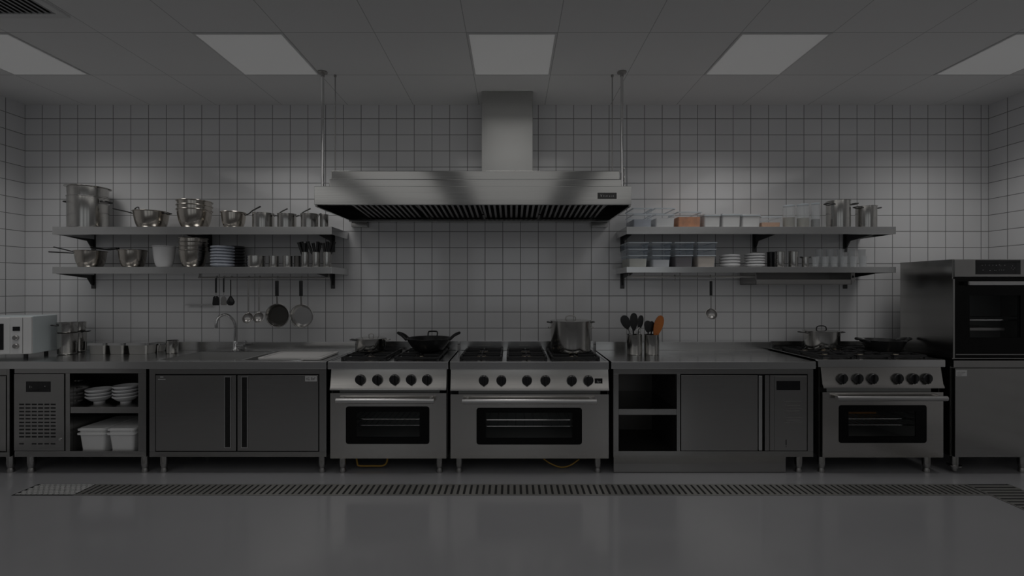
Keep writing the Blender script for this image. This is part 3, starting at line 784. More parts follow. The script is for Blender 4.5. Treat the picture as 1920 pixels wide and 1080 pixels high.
cp = MB().box(TX(1789.5), TX1, YO - .002, YO + .03, TZ(519), TZ(486.5), .003).build('control_panel', M['steel'], t, world=True)
def sub(mb, name, m, par):
    g = mb.build(name, m, par); g.location = -Vector(t.location); return g
sub(MB().box(TX(1829), TX(1912.5), YO - .0045, YO - .0015, TZ(514.5), TZ(487.6)), 'touch_display', M['screen'], cp)
mb = MB()
for (u, v, s_) in ((1840, 497, 1), (1846, 496.6, 1.2), (1853, 496.8, 1.4), (1860, 497, 1), (1866, 497, 2), (1872, 496.4, 2), (1875, 498, 1), (1882, 497, 1.6), (1841, 506, 3), (1854, 507, 3), (1863, 506.6, 2), (1866, 507, 1), (1872, 506, 1.4), (1876, 506, 1.4), (1880, 506, 2),
                   (1897, 498, 1), (1895, 502, 1), (1901, 502, 1), (1898, 505, 1)):
    mb.box(TX(u), TX(u + s_ * .8), YO - .0055, YO - .0044, TZ(v + .8), TZ(v))
sub(mb, 'touch_icons', M['mark'], cp)
dz0, dz1 = TZ(671), TZ(522.5)
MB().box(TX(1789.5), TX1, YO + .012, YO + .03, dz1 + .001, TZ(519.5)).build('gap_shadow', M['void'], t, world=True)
d = MB().ring(rrect(TX(1789.5), TX1, dz0, dz1, .004), rrect(TX(1817), TX(1912), TZ(633), TZ(554), .004), YO - .006, YO + .02).build('oven_door', M['glassblack'], t, world=True)
sub(MB().box(TX(1817), TX(1912), YO - .003, YO + .001, TZ(633), TZ(554)), 'window_pane', M['pane'], d)
sub(MB().box(TX(1790.5), TX1, YO - .008, YO - .0058, TZ(665.4), TZ(663.6)), 'lower_trim', M['steel'], d)
sub(MB().box(TX(1785.5), TX(1789.3), YO - .006, YO + .02, TZ(671), TZ(523), .002), 'side_trim', M['steel'], d)
sub(MB().box(TX(1803.5), TX1 - .06, YO - .062, YO - .04, TZ(535), TZ(527.5), .006), 'door_handle', M['bar_steel'], d)
mb = MB(); mb.box(TX(1806), TX(1810), YO - .045, YO - .005, TZ(534), TZ(528.5)); mb.box(TX1 - .1, TX1 - .08, YO - .045, YO - .005, TZ(534), TZ(528.5)); sub(mb, 'handle_post', M['black'], d)
zr = TZ(601)
mb = MB(); mb.tube([(TX0 + .03, YO + .06, zr), (TX1 - .03, YO + .06, zr), (TX1 - .03, YOB - .06, zr), (TX0 + .03, YOB - .06, zr)], .007, 8, closed=True)
for i in range(18):
    xx = TX0 + .05 + (TX1 - TX0 - .1) * i / 17; mb.cyl((xx, YO + .06, zr), (xx, YOB - .06, zr), .003, seg=6)
mb.build('oven_rack', M['chrome'], t, world=True)
MB().box(TX0 + .06, TX0 + .5, YO + .08, YOB - .08, TZ(622), TZ(616), .004).build('baking_tray', M['slat'], t, world=True)
zc0 = TZ(857)
mb = MB(); mb.box(TX0, TX1, YO + .03, YOB, zc0, TZ(676)); mb.box(TX0, TX1, YO, YO + .03, TZ(689), TZ(676), .003); mb.build('lower_body', M['steel'], t, world=True)
d = MB().box(TX(1789.5), TX1, YO - .006, YO + .028, zc0, TZ(690.5), .004).build('cabinet_door', M['steel'], t, world=True)
sub(MB().box(TX(1791), TX(1811.5), YO - .0075, YO - .0061, TZ(705), TZ(694)), 'sticker', M['sticker'], d)
mb = MB()
for (u0, u1, v) in ((1793, 1799, 697), (1800.5, 1808, 697), (1793, 1805, 700), (1793, 1801, 702.4)): mb.box(TX(u0), TX(u1), YO - .0083, YO - .0074, TZ(v + 1.1), TZ(v))
sub(mb, 'sticker_print', M['slat'], d)
for (px, yy) in ((1789, 3.745), (1789, 4.12)):
    x = PX(px, yy)
    l = MB().lathe([(0, zc0), (.028, zc0), (.028, .062), (.048, .06), (.048, .05), (.026, .048), (.02, .012), (.008, 0), (0, 0)], 20, (x, yy, 0)).build('leg', M['steel'], t, world=True)
for (px, yy) in ((1916, 3.745), (1916, 4.12)): leg(t, PX(px, yy), yy, zc0)

# ------------------------------------------------------------------ pans, pots
def pot_prof(r, h, t=.003, taper=0.0, br=.012, lip=.004, rb=None):
    rb = r * (1 - taper) if rb is None else rb
    P = [(0, 0), (rb - br, 0)]
    for i in range(1, 5):
        a = i / 4 * PI / 2; P.append((rb - br + br * math.sin(a), br - br * math.cos(a)))
    P += [(r, h - lip), (r + lip, h - lip * .6), (r + lip, h), (r - t, h), (rb - t, br + t), (rb - br - t, t + .001), (0, t + .001)]
    return P
def loop_handle(mb, r, z, ang, wd=.05, out=.045, rad=.0045, drop=0.0):
    ca, sa = math.cos(ang), math.sin(ang)
    def q(u, v, zz): return (ca * u - sa * v, sa * u + ca * v, zz)
    mb.tube([q(r - .003, -wd / 2, z), q(r + out * .7, -wd / 2, z + drop), q(r + out, -wd * .3, z + drop), q(r + out, wd * .3, z + drop), q(r + out * .7, wd / 2, z + drop), q(r - .003, wd / 2, z)], rad, 8, 4)
def long_handle(mb, r, z, ang, L, rise, rad=.011, flat=.55):
    ca, sa = math.cos(ang), math.sin(ang)
    P = [(ca * (r - .003), sa * (r - .003), z), (ca * (r + .03), sa * (r + .03), z + rise * .18), (ca * (r + L * .5), sa * (r + L * .5), z + rise * .55), (ca * (r + L), sa * (r + L), z + rise)]
    mb.tube(P, [rad * .75, rad], 10, 5, flat=flat)
def pot(name, label, loc, r, h, m='steel_pan', cat='pot', group=None, taper=0.02, ears=None, earz=.85, handles=(), lid=None, earout=.045, hm='dark_steel', bowlish=False, rivets=False, earw=.06, br=.014):
    t = thing(name, label, cat, loc, group=group)
    MB().lathe(bowl_prof(r, h, r * .62, .003) if bowlish else pot_prof(r, h, taper=taper, br=br), 48).build('body', M[m], t)
    if ears is not None:
        for a in ears:
            mb = MB(); loop_handle(mb, r, h * earz, a, earw, earout, .0048, .006); mb.build('handle', M[hm], t)
    for (a, L, rise, mm) in handles:
        mb = MB(); long_handle(mb, r, h * .86, a, L, rise); mb.build('long_handle', M[mm], t)
    if lid:
        l = MB().lathe([(0, h + .012), (r * .5, h + .010), (r * .93, h + .004), (r + .006, h + .002), (r + .006, h + .0002), (r * .9, h + .0002), (0, h + .006)], 44).build('lid', M['steel_pan'], t)
        mb = MB()
        if lid == 'knob':
            mb.tube([(-.02, 0, h + .010), (-.02, 0, h + .03), (-.008, 0, h + .038), (.008, 0, h + .038), (.02, 0, h + .03), (.02, 0, h + .010)], .0045, 8, 4)
        else:
            mb.tube([(-.045, 0, h + .009), (-.04, 0, h + .032), (-.02, 0, h + .042), (.02, 0, h + .042), (.04, 0, h + .032), (.045, 0, h + .009)], .005, 8, 4)
        mb.build('lid_handle', M['slat' if lid != 'black' else 'black'], l)
    return t
def span(x0, x1, ytop, Y, zb):
    xc = PX((x0 + x1) / 2, Y)      # a round thing off the optical axis spreads in a wide view: allow for it
    return ((xc, Y, zb), (x1 - x0) / 2 * Y / F * Y / math.hypot(xc, Y), PZ(ytop, Y) - zb)

# on the ranges
loc, r, h = span(668, 724, 634, 4.10, ZG)
pot('saucepot', 'small lidded steel pot on the left range beside the wok', loc, r, h, ears=(PI + .15,), lid='knob', earout=.05)
c0 = bpy.data.objects['saucepot']
mb = MB(); loop_handle(mb, r, h * .9, -.1, .05, .045); mb.build('handle', M['steel_pan'], c0)
loc, r, h = span(1032, 1108, 601, 4.06, ZG)
pot('stockpot', 'tall lidded stockpot on the right burner of the middle range', loc, r, h, ears=(PI, 0), earz=.93, lid='loop', earout=.03)
mb = MB()
for a in (PI, 0): loop_handle(mb, r, h * .78, a, .04, .02, .004)
mb.build('side_bracket', M['steel_pan'], bpy.data.objects['stockpot'])
loc, r, h = span(1504, 1576, 620, 4.12, ZG - .003)
pot('casserole', 'lidded steel casserole on the right range, left of the shallow black pan', loc, r, h, ears=(PI, 0), earz=.9, lid='black', earout=.055, taper=.05)

def wok(name, label, px0, px1, ytop, Y, zb, rf, hr, backloop=False):
    loc, r, h = span(px0, px1, ytop, Y, zb)
    t = thing(name, label, 'wok', loc)
    n = 10; out = [(rf + (r - rf) * (i / n) ** .85, h * (i / n) ** 1.25) for i in range(n + 1)]
    P = [(0, 0)] + out + [(r + .004, h + .003), (r - .004, h + .003)] + [(max(.001, a - .004), b + .004) for a, b in out[::-1][1:]] + [(0, .004)]
    MB().lathe(P, 56).build('bowl', M['wok'], t)
    for a in (PI, 0):
        mb = MB(); ca = math.cos(a)
        mb.tube([(ca * (r - .01), -.045, h - .012), (ca * (r + .03), -.035, h + hr * .55), (ca * (r + .07), -.012, h + hr), (ca * (r + .07), .012, h + hr), (ca * (r + .03), .035, h + hr * .55), (ca * (r - .01), .045, h - .012)], .0125, 10, 5)
        mb.build('handle', M['wok'], t)
    if backloop:
        mb = MB(); mb.tube([(-.042, r - .004, h - .004), (-.042, r + .012, h + .028), (-.03, r + .014, h + .04), (.03, r + .014, h + .04), (.042, r + .012, h + .028), (.042, r - .004, h - .004)], .0065, 8, 4); mb.build('rear_handle', M['wok'], t)
    return t
wok('wok', 'deep black iron wok on the left range', 762, 846, 634, 4.05, ZG + .001, .10, .045, True)
wok('wok', 'shallow black two-handled pan on the right range beside the oven tower', 1612, 1700, 637.5, 4.06, ZG - .002, .105, .012)

# ------------------------------------------------------------------ microwave
YM = 3.84; t = thing('microwave', 'pale grey microwave at the left end of the worktop', 'microwave', (PX(58, 3.84), 3.84, ZT + .0005), (0, 0, math.radians(14)))
mx0, mx1, mz0, mz1 = PX(58, YM) - .5, PX(58, YM), PZ(664, YM), PZ(594, YM) + .004
MB().box(mx0, mx1, YM + .025, YM + .31, mz0, mz1, .008).build('casing', M['enamel'], t, world=True)
fp = MB().box(mx0, mx1, YM, YM + .026, mz0 + .002, mz1 - .004, .007).build('front_panel', M['white_plastic'], t, world=True)
def msub(mb, name, m, par=fp):
    g = mb.build(name, m, par); g.location = -Vector(t.location); return g
def mX(p): return PX(p, YM)
def mZ(p): return PZ(p, YM)
dr = MB().box(mx0 + .01, mX(26.5), YM - .008, YM - .0003, mz0 + .008, mz1 - .01, .004).build('door', M['white_plastic'], t, world=True)
msub(MB().box(mx0 + .03, mX(18), YM - .0105, YM - .0078, mZ(654.5), mZ(606), .001), 'door_window', M['screen'], dr)
msub(MB().box(mx0 + .1, mX(5), YM - .0115, YM - .0104, mZ(643), mZ(615)), 'window_mesh', M['inner'], dr)
msub(MB().box(mX(30.5), mX(41.5), YM - .004, YM - .0003, mZ(620), mZ(612), .0015), 'display', M['screen'])
msub(MB().box(mX(45.2), mX(46), YM - .0012, YM - .0001, mz0 + .01, mz1 - .012), 'panel_seam', M['slat'])
for yy in (632.5, 648):
    k = MB().lathe([(0, -.0), (.021, 0), (.02, .014), (.016, .018), (0, .018)], 20, (mX(35.7), YM, mZ(yy)), Matrix.Rotation(PI / 2, 3, 'X')).build('dial', M['slat'], t, world=True)
for (xx, yy) in ((mx1 - .06, YM + .04), (mx0 + .06, YM + .04), (mx1 - .06, YM + .27), (mx0 + .06, YM + .27)):
    MB().cyl((xx, yy, ZT + .0005), (xx, yy, mz0 + .002), .014, seg=12).build('foot', M['black'], t, world=True)

# ------------------------------------------------------------------ pots and pans on the left worktop
loc, r, h = span(105, 147, 624, 4.10, ZT + .001)
pot('stockpot', 'lower pot of the front stack beside the microwave', loc, r, h, taper=.06)
pot('stockpot', 'upper pot of the front stack beside the microwave', (loc[0], loc[1], loc[2] + h + .001), r, PZ(604.5, 4.1) - loc[2] - h, ears=(PI + .9,), earz=.7, earout=.03, hm='black', taper=.03)
loc, r, h = span(133, 163, 621, 4.27, ZT + .001)
pot('stockpot', 'lower pot of the rear stack between microwave and small pans', loc, r, h, ears=(0,), earz=.97, earout=.03, hm='black', taper=.02)
pot('stockpot', 'upper pot of the rear stack between microwave and small pans', (loc[0], loc[1], loc[2] + h + .001), r * .95, .085, taper=.03)

def insert_pan(label, px0, px1, Yf, depth, lidded=True):
    Yc = Yf + depth / 2
    x0, x1 = PX(px0, Yf), PX(px1, Yf)
    hw, hd, h = (x1 - x0) / 2, depth / 2, PZ(645, Yf) - ZT
    t = thing('insert_pan', label, 'pan', ((x0 + x1) / 2, Yc, ZT + .001), group='small steel food pans on the left worktop')
    mb = MB(); bm = mb.bm
    loops = [(rrect(-hw * .76, hw * .76, -hd * .76, hd * .76, .02), 0), (rrect(-hw * .87, hw * .87, -hd * .89, hd * .89, .022), h - .002),
             (rrect(-hw * .85, hw * .85, -hd * .87, hd * .87, .02), h - .002), (rrect(-hw * .78, hw * .78, -hd * .78, hd * .78, .018), .003)]
    V = [[bm.verts.new((u, v, z)) for u, v in L] for L, z in loops]
    for a, b in zip(V, V[1:]):
        for k in range(len(a)): bm.faces.new((a[k], a[(k + 1) % len(a)], b[(k + 1) % len(a)], b[k]))
    bm.faces.new(V[0][::-1]); bm.faces.new(V[-1])
    mb.build('pan', M['pan_box'], t)
    MB().ring(rrect(-hw, hw, -hd, hd, .022), rrect(-hw * .85, hw * .85, -hd * .87, hd * .87, .02), h - .014, h, 'xy').build('rim', M['steel_top'], t)
    if lidded:
        l = MB().prism(rrect(-hw * .99, hw * .99, -hd * .99, hd * .99, .022), 'xy', h + .0005, h + .006).build('lid', M['steel_top'], t)
insert_pan('front lidded steel food pan nearest the pot stacks', 159.5, 197, 4.08, .145)
insert_pan('front lidded steel food pan in the middle of its row', 198, 231, 4.08, .145)
insert_pan('front lidded steel food pan, widest, nearest the sink', 232.5, 277, 4.08, .145)
insert_pan('rear open steel food pan behind the pan nearest the pot stacks', 173, 208, 4.235, .128, False)
insert_pan('rear open steel food pan in the middle of its row', 209, 246, 4.235, .128, False)
insert_pan('rear open steel food pan beside the steel canister', 247, 300, 4.235, .128, False)
loc, r, h = span(311, 335, 638, 4.17, ZT + .001)
t = thing('canister', 'plain steel canister between the food pans and the sink', 'canister', loc)
MB().lathe(pot_prof(r, h, lip=.003, br=.006), 40).build('body', M['steel_pan'], t)

# ------------------------------------------------------------------ utensil crocks on the right worktop
def crock(label, px0, px1, ytop, Y, zb, name='utensil_crock', group=None):
    loc, r, h = span(px0, px1, ytop, Y, zb)
    t = thing(name, label, 'crock', loc, group=group)
    MB().lathe(pot_prof(r, h, taper=0, br=.005, lip=.002), 40).build('body', M['steel_pan'], t)
    return loc, r, h
lc, rc, hc = crock('steel utensil crock holding three black spoons', 1174.5, 1204, 627, 4.10, ZT + .001)
rc_loc, rr, hr = crock('steel utensil crock holding the wooden spatula', 1207, 1236, 627, 4.10, ZT + .001)
def utensil(name, label, base, tip, headw, headl, thick, hm, hdm, hr=.006, cat='utensil', group=None, slot=False):
    """base and tip in world coordinates; the head is an oval blade ending at tip"""
    b, tp = Vector(base), Vector(tip); d = (tp - b).normalized(); L = (tp - b).length
    t = thing(name, label, cat, base, group=group)
    MB().tube([(0, 0, 0), tuple(d * (L - headl * .8))], hr, 8).build('handle', M[hm], t)
    side = d.cross(Vector((0, 1, 0))).normalized(); nn = side.cross(d)
    R = Matrix((side, nn, d)).transposed()
    mb = MB(); bm = mb.bm; N = 18
    A, B = [], []
    c = d * (L - headl / 2)
    for i in range(N):
        a = 2 * PI * i / N; u = math.cos(a) * headw / 2 * (1 + .22 * math.sin(a)); v = math.sin(a) * headl / 2
        p = R @ Vector((u, 0, v)) + c
        A.append(bm.verts.new(p - nn * thick)); B.append(bm.verts.new(p + nn * thick))
    ca = bm.verts.new(c - nn * thick * 1.6); cb = bm.verts.new(c + nn * thick * .4)
    for i in range(N):
        j = (i + 1) % N
        bm.faces.new((A[i], A[j], B[j], B[i])); bm.faces.new((A[j], A[i], ca)); bm.faces.new((B[i], B[j], cb))
    h = mb.build('head', M[hdm], t, ang=50)
    return t
def P(px, py, Y): return (PX(px, Y), Y, PZ(py, Y))
cb = lambda loc, dx=0, dy=0: (loc[0] + dx, loc[1] + dy, loc[2] + .012)
utensil('spoon', 'black spoon leaning left in the left crock', cb(lc, .03, -.01), P(1168, 591.5, 4.09), .078, .135, .006, 'black', 'black')
utensil('spoon', 'tallest black spoon, upright in the left crock', cb(lc, -.005, .02), P(1188.5, 586.5, 4.12), .068, .165, .006, 'black', 'black')
utensil('spoon', 'narrow black spoon at right in the left crock', cb(lc, .02, .03), P(1202.5, 591, 4.13), .05, .13, .006, 'black', 'black')
utensil('slotted_spoon', 'short dark slotted spoon in the right crock', cb(rc_loc, -.02, 0), P(1214, 601, 4.10), .062, .11, .006, 'black', 'black')
utensil('spatula', 'dark wooden spoon behind the orange brown wooden spatula', cb(rc_loc, 0, .03), P(1222, 602, 4.13), .05, .10, .005, 'black', 'black')
utensil('wooden_spatula', 'orange brown wooden spatula leaning right in the right crock', cb(rc_loc, -.015, -.01), P(1240, 591.5, 4.09), .078, .20, .006, 'wood', 'wood', .01)
def whisk(label, base, tip, w):
    b, tp = Vector(base), Vector(tip); d = (tp - b).normalized(); L = (tp - b).length
    t = thing('whisk', label, 'whisk', base)
    MB().cyl((0, 0, 0), tuple(d * L * .6), .007, seg=10).build('handle', M['chrome'], t)
    mb = MB(); side = d.cross(Vector((0, 1, 0))).normalized(); nn = side.cross(d)
    for k in range(4):
        a = k * PI / 4; q = side * math.cos(a) + nn * math.sin(a)
        mb.tube([d * L * .58, d * L * .75 + q * w, d * L * .92 + q * w * .9, d * L, d * L * .92 - q * w * .9, d * L * .75 - q * w, d * L * .58], .0018, 6, 4)
    mb.build('wires', M['chrome'], t)
whisk('small wire whisk between the black spoons in the left crock', cb(lc, -.01, -.035), P(1181, 613, 4.06), .016)
whisk('small wire whisk leaning right in the left crock', cb(lc, .0, -.03), P(1199, 614, 4.07), .016)

# ------------------------------------------------------------------ wall shelves
YS = 4.0
ZU, ZL = PZ(425, YS), PZ(500.5, YS)
def shelf(label, px0, px1, zt, th, brackets, ext=0):
    x0, x1 = PX(px0, YS), PX(px1, YS)
    t = thing('wall_shelf', label, 'shelf', ((x0 + x1) / 2, YW, zt), group=None)
    mb = MB()
    mb.box(x0, x1, YS, YS + .004, zt - th, zt, .0015); mb.box(x0, x1, YS + .004, YW - .002, zt - .006, zt)
    mb.box(x0, x0 + .004, YS + .004, YW - .002, zt - th, zt - .006); mb.box(x1 - .004, x1, YS + .004, YW - .002, zt - th, zt - .006)
    mb.box(x0 + .004, x1 - .004, YS + .004, YS + .03, zt - th, zt - th + .003)
    mb.build('board', M['steel_top'], t, world=True)
    for bx in brackets:
        mb = MB()
        mb.box(bx - .02, bx + .02, YW - .008, YW - .001, zt - .19, zt - .007, .002)
        mb.prism([(YS + .05, zt - .008), (YW - .006, zt - .008), (YW - .006, zt - .16), (YW - .03, zt - .15), (YW - .07, zt - .09), (YS + .05, zt - .06)], 'yz', bx - .004, bx + .004)
        mb.box(bx - .018, bx + .018, YS + .05, YW - .006, zt - .012, zt - .0065)
        mb.build('bracket', M['dark_steel'], t, world=True)
    return t
SU = shelf('upper left steel wall shelf carrying pots and bowls', 98, 622, ZU, .068, (-4.02, -2.9, -1.72))
SL = shelf('lower left steel wall shelf with a hanging utensil rail', 98, 622, ZL, .058, (-4.02, -1.72))
RU = shelf('upper right steel wall shelf carrying storage boxes and stockpots', 1175, 1680, ZU, .064, (1.06, 2.33, 3.2))
RL = shelf('lower right steel wall shelf carrying clear bins, plates and glasses', 1175, 1680, ZL, .05, (1.06, 3.2))
# rails
YR = 4.12
def rail(parent, px0, px1, py):
    z = PZ(py, YR)
    a, b_ = PX(px0, YR), PX(px1, YR)
    r_ = MB().cyl((a, YR, z), (b_, YR, z), .0085, seg=12).build('utensil_rail', M['slat'], parent, world=True)
    mb = MB()
    for xx in (a + .01, b_ - .01): mb.tube([(xx, YR, z), (xx, YR + .01, z + .06), (xx, YR + .02, ZL - .0065)], .008, 8, 3)
    g = mb.build('rail_post', M['slat'], r_); g.location = -Vector(parent.location)
    return z
zr1 = rail(SL, 372, 618, 520.5)
zr2 = rail(RL, 1178, 1418, 518.5)
# steel tray under the right shelf
t = thing('under_shelf_tray', 'shallow steel tray fixed beneath the lower right shelf', 'tray', (PX(1507, 4.08), 4.2, ZL - .12))
a, b_ = PX(1417, 4.1), PX(1597, 4.1); zt_, zb_ = ZL - .0605, PZ(533.5, 4.1)
mb = MB(); mb.box(a, b_, 4.10, 4.106, zb_, zb_ + .045, .002); mb.box(a, b_, 4.10, 4.38, zb_, zb_ + .004); mb.box(b_ - .006, b_, 4.10, 4.38, zb_, zt_ + .054); mb.box(a, a + .006, 4.10, 4.38, zb_, zt_ + .054); mb.box(a, b_, 4.374, 4.38, zb_, zt_ + .054)
mb.build('tray', M['slat'], t, world=True)
MB().box(b_, b_ + .045, 4.12, 4.36, zb_ + .02, zt_ + .054, .003).build('end_bracket', M['slat'], t, world=True)
MB().cyl((b_ + .02, 4.112, zb_ + .07), (b_ + .02, 4.122, zb_ + .07), .012, seg=12).build('bolt', M['black'], t, world=True)

# thin ledge on the tiles below the left shelf
t = MB().box(PX(354, YW), PX(402, YW), YW - .05, YW - .0005, PZ(572.5, YW), PZ(569.8, YW), .002).build('wall_ledge', M['steel_top']); tag(t, 'thin pale metal ledge on the tiles left of the hanging spatulas', 'ledge')

# ------------------------------------------------------------------ upper left shelf
zs = ZU + .0005
loc, r, h = span(125, 206, 353, 4.20, zs)
t = thing('stockpot', 'big two-tier stockpot at the left end of the upper left shelf', 'pot', loc)
zsplit = h * .77
MB().lathe(pot_prof(r, zsplit, lip=.006), 56).build('body', M['steel_pan'], t)
st = MB().lathe([(r * .97, zsplit - .02), (r * .985, zsplit + .004), (r * 1.0, h - .006), (r + .02, h), (r + .02, h + .004), (r * .98, h + .004), (r * .955, zsplit + .01), (0, zsplit + .01), (0, zsplit - .02)], 56).build('steamer_insert', M['steel_pan'], t)
for a in (PI, 0):
    mb = MB(); loop_handle(mb, r, zsplit * .86, a, .09, .05, .006); mb.build('handle', M['dark_steel'], t)
    MB().box(min(math.cos(a) * r, math.cos(a) * (r + .006)), max(math.cos(a) * r, math.cos(a) * (r + .006)), -.055, .055, zsplit * .86 - .02, zsplit * .86 + .02, .002).build('handle_plate', M['slat'], t)
loc, r, h = span(249, 319, 397.5, 4.19, zs)
pot('saute_pan', 'round-sided steel pan with long handle pointing left, beside the big stockpot', loc, r, h, m='steel_warm', cat='pan', bowlish=True, handles=((PI + .05, .20, .05, 'dark_steel'),), ears=(0,), earz=.88, earout=.035)
mb = MB(); mb.tube([(-r - .02, 0, h), (-r - .015, 0, h + .03), (-r + .012, 0, h + .045), (-r + .02, 0, h + .03)], .005, 8, 4); mb.build('hanging_loop', M['dark_steel'], C.objects['saute_pan'])
def bowl_stack(px0, px1, ytops, Y, zb, m, labels, grp, rf=.62):
    loc, r, h0 = span(px0, px1, ytops[0], Y, zb)
    for i, yt in enumerate(ytops):
        zz = zb + (PZ(yt, Y) - PZ(ytops[0], Y)) + i * .0006
        bowl('mixing_bowl', labels[i], (loc[0], Y, zz), r, h0, r * .56, M[m], group=grp, t=.0035)
bowl_stack(331, 399, (394.5, 386.5, 378.5), 4.19, zs, 'steel_warm', [o_ + ' steel bowl of the nested stack on the upper left shelf' for o_ in ('lowest', 'middle', 'top')], 'nested bowls on the upper left shelf')
loc, r, h = span(414, 462, 399, 4.17, zs)
pot('saucepan', 'rounded steel saucepan with raised handle, right of the nested bowls on the upper left shelf', loc, r, h, m='steel_warm', cat='pan', bowlish=True, handles=((.15, .13, .085, 'dark_steel'),))
for (x0, x1, yt, hL, rise, lab) in ((473, 515, 400.5, .11, .075, 'straight steel saucepan third from the right end of the upper left shelf'),
                                    (520, 556, 401.5, .12, .08, 'straight steel saucepan second from the right end of the upper left shelf'),
                                    (564, 597, 401.5, .07, .045, 'straight steel saucepan with stubby handle beside the steel cup, upper left shelf')):
    loc, r, h = span(x0, x1, yt, 4.17, zs)
    pot('saucepan', lab, loc, r, h, cat='pan', handles=((.3 if x0 < 560 else 1.25, hL, rise, 'dark_steel'),), taper=0.0, br=.008, ears=(PI + .1,) if x0 > 500 else None, earout=.02, earw=.03)
loc, r, h = span(600, 616, 402.5, 4.2, zs)
t = thing('cup', 'small plain steel cup at the right end of the upper left shelf', 'cup', loc); MB().lathe(pot_prof(r, h, lip=.003, br=.006), 36).build('body', M['steel_pan'], t)

# ------------------------------------------------------------------ lower left shelf
zs = ZL + .0005
loc, r, h = span(138, 202, 471, 4.18, zs)
pot('saute_pan', 'steel pan with two long handles at the left end of the lower left shelf', loc, r, h, m='steel_warm', cat='pan', bowlish=True, handles=((PI - .05, .235, .06, 'dark_steel'), (PI + .12, .225, .012, 'dark_steel')))
tg = thing('tongs', 'dark kitchen tongs lying across the pan on the lower left shelf', 'tongs', (PX(185, 4.15), 4.15, zs + h + .002))
for s_ in (-1, 1):
    MB().tube([(-.06, s_ * .006, .030), (.0, s_ * .02, .020), (.08, s_ * .024, .011), (.17, s_ * .012, .022)], .011, 8, 5, flat=.6).build('arm', M['black'], tg)
MB().cyl((-.065, -.012, .030), (-.065, .012, .030), .009, seg=12).build('hinge', M['slat'], tg)
loc, r, h = span(221, 277, 469.5, 4.17, zs)
bowl('mixing_bowl', 'single steel bowl left of the white bowl on the lower left shelf', loc, r, h, r * .6, M['steel_warm'], t=.0035)
loc, r, h = span(285.5, 330, 462.5, 4.15, zs)
bowl('mixing_bowl', 'deep white bowl on the lower left shelf', loc, r, h, r * .55, M['porcelain'], t=.005)
loc, r, h = span(334, 391, 470, 4.18, zs)
bowl_stack(335, 390, (470.5, 463, 455, 447.5), 4.18, zs, 'steel_warm', [o_ + ' steel bowl of the nested stack right of the white bowl' for o_ in ('lowest', 'second lowest', 'second highest', 'top')], 'nested bowls on the lower left shelf')
def plate_prof(r, h, e): return [(0, .0015), (r * .55, .0015), (r * .56, 0), (r * .6, 0), (r * .64, .003), (r - .004, h - e), (r, h - e * .8), (r + .001, h - e * .3), (r - .003, h), (r * .62, .0065), (0, .006)]
def plates(n, px0, px1, ytop, Y, zb, m, where, grp):
    loc, r, h = span(px0, px1, ytop, Y, zb)
    st_ = h / (n + .3)
    for i in range(n):
        o = MB().lathe(plate_prof(r, st_ * 1.2, st_ * .62), 44).build('plate', M[m]); o.location = (loc[0], Y, zb + i * st_)
        tag(o, ordinal(i, n) + ' ' + where, 'plate', grp)
plates(7, 394, 441, 461.5, 4.125, zs, 'plate', 'pale blue plate of the stack beside the nested bowls', 'pale plates on the lower left shelf')
plates(7, 421, 460, 461.5, 4.295, zs, 'plate_shaded', 'dark plate drawing the shaded side of the pale blue stack', 'dark plates drawn for shade on the lower left shelf')  # extra stack, coloured dark for the shaded right part of the pale plates
loc, r, h = span(462, 498, 480, 4.14, zs)
pot('low_pan', 'low steel dish right of the plates on the lower left shelf', loc, r, h, cat='pan', taper=.03, br=.008)
for (x0, x1, yt, mm, lab) in ((504, 523, 480, 'steel_pan', 'small steel tin next to the low dish, lower left shelf'), (530, 549, 480, 'steel_pan', 'small steel tin midway between the low dish and the cutlery cups'), (551, 564, 480, 'inner', 'dark small tin touching the first cutlery cup')):
    loc, r, h = span(x0, x1, yt, 4.16, zs)
    t = thing('tin', lab, 'tin', loc); MB().lathe(pot_prof(r, h, lip=.002, br=.005), 32).build('body', M[mm], t)
cupw = ('left', 'middle', 'right')
places = ('leftmost', 'second', 'third', 'rightmost')
for ci, (x0, x1) in enumerate(((565, 580), (585, 601), (605.5, 621.5))):
    lo, r, h = crock(cupw[ci] + ' of the three steel cutlery cups on the lower left shelf', x0, x1, 473, 4.14, zs, name='cutlery_cup', group='cutlery cups')
    for k in range(4):
        u = (k - 1.5) / 1.5
        tipx = {0: (560, 566, 571, 577), 1: (577, 587, 596, 601), 2: (606, 614, 620, 627)}[ci][k]
        tipy = (455, 453.5, 456, 453)[(k + ci) % 4]
        yy = 4.14 + (.012 if k % 2 else -.012)
        b0 = Vector((lo[0] - u * -.0 + (tipx - (x0 + x1) / 2) * -.0006, yy, zs + .012))
        tp = Vector(P(tipx, tipy, yy)); d = tp - b0
        t = thing('cutlery', places[k] + ' black-handled piece of cutlery in the ' + cupw[ci] + ' cup on the lower left shelf', 'cutlery', tuple(b0), group='black-handled cutlery in cups')
        MB().tube([(0, 0, 0), tuple(d * .55)], .003, 6).build('shaft', M['chrome'], t)
        MB().tube([tuple(d * .5), tuple(d * .75), tuple(d * .97), tuple(d)], [.010, .0165], 8, 4).build('handle', M['black'], t)

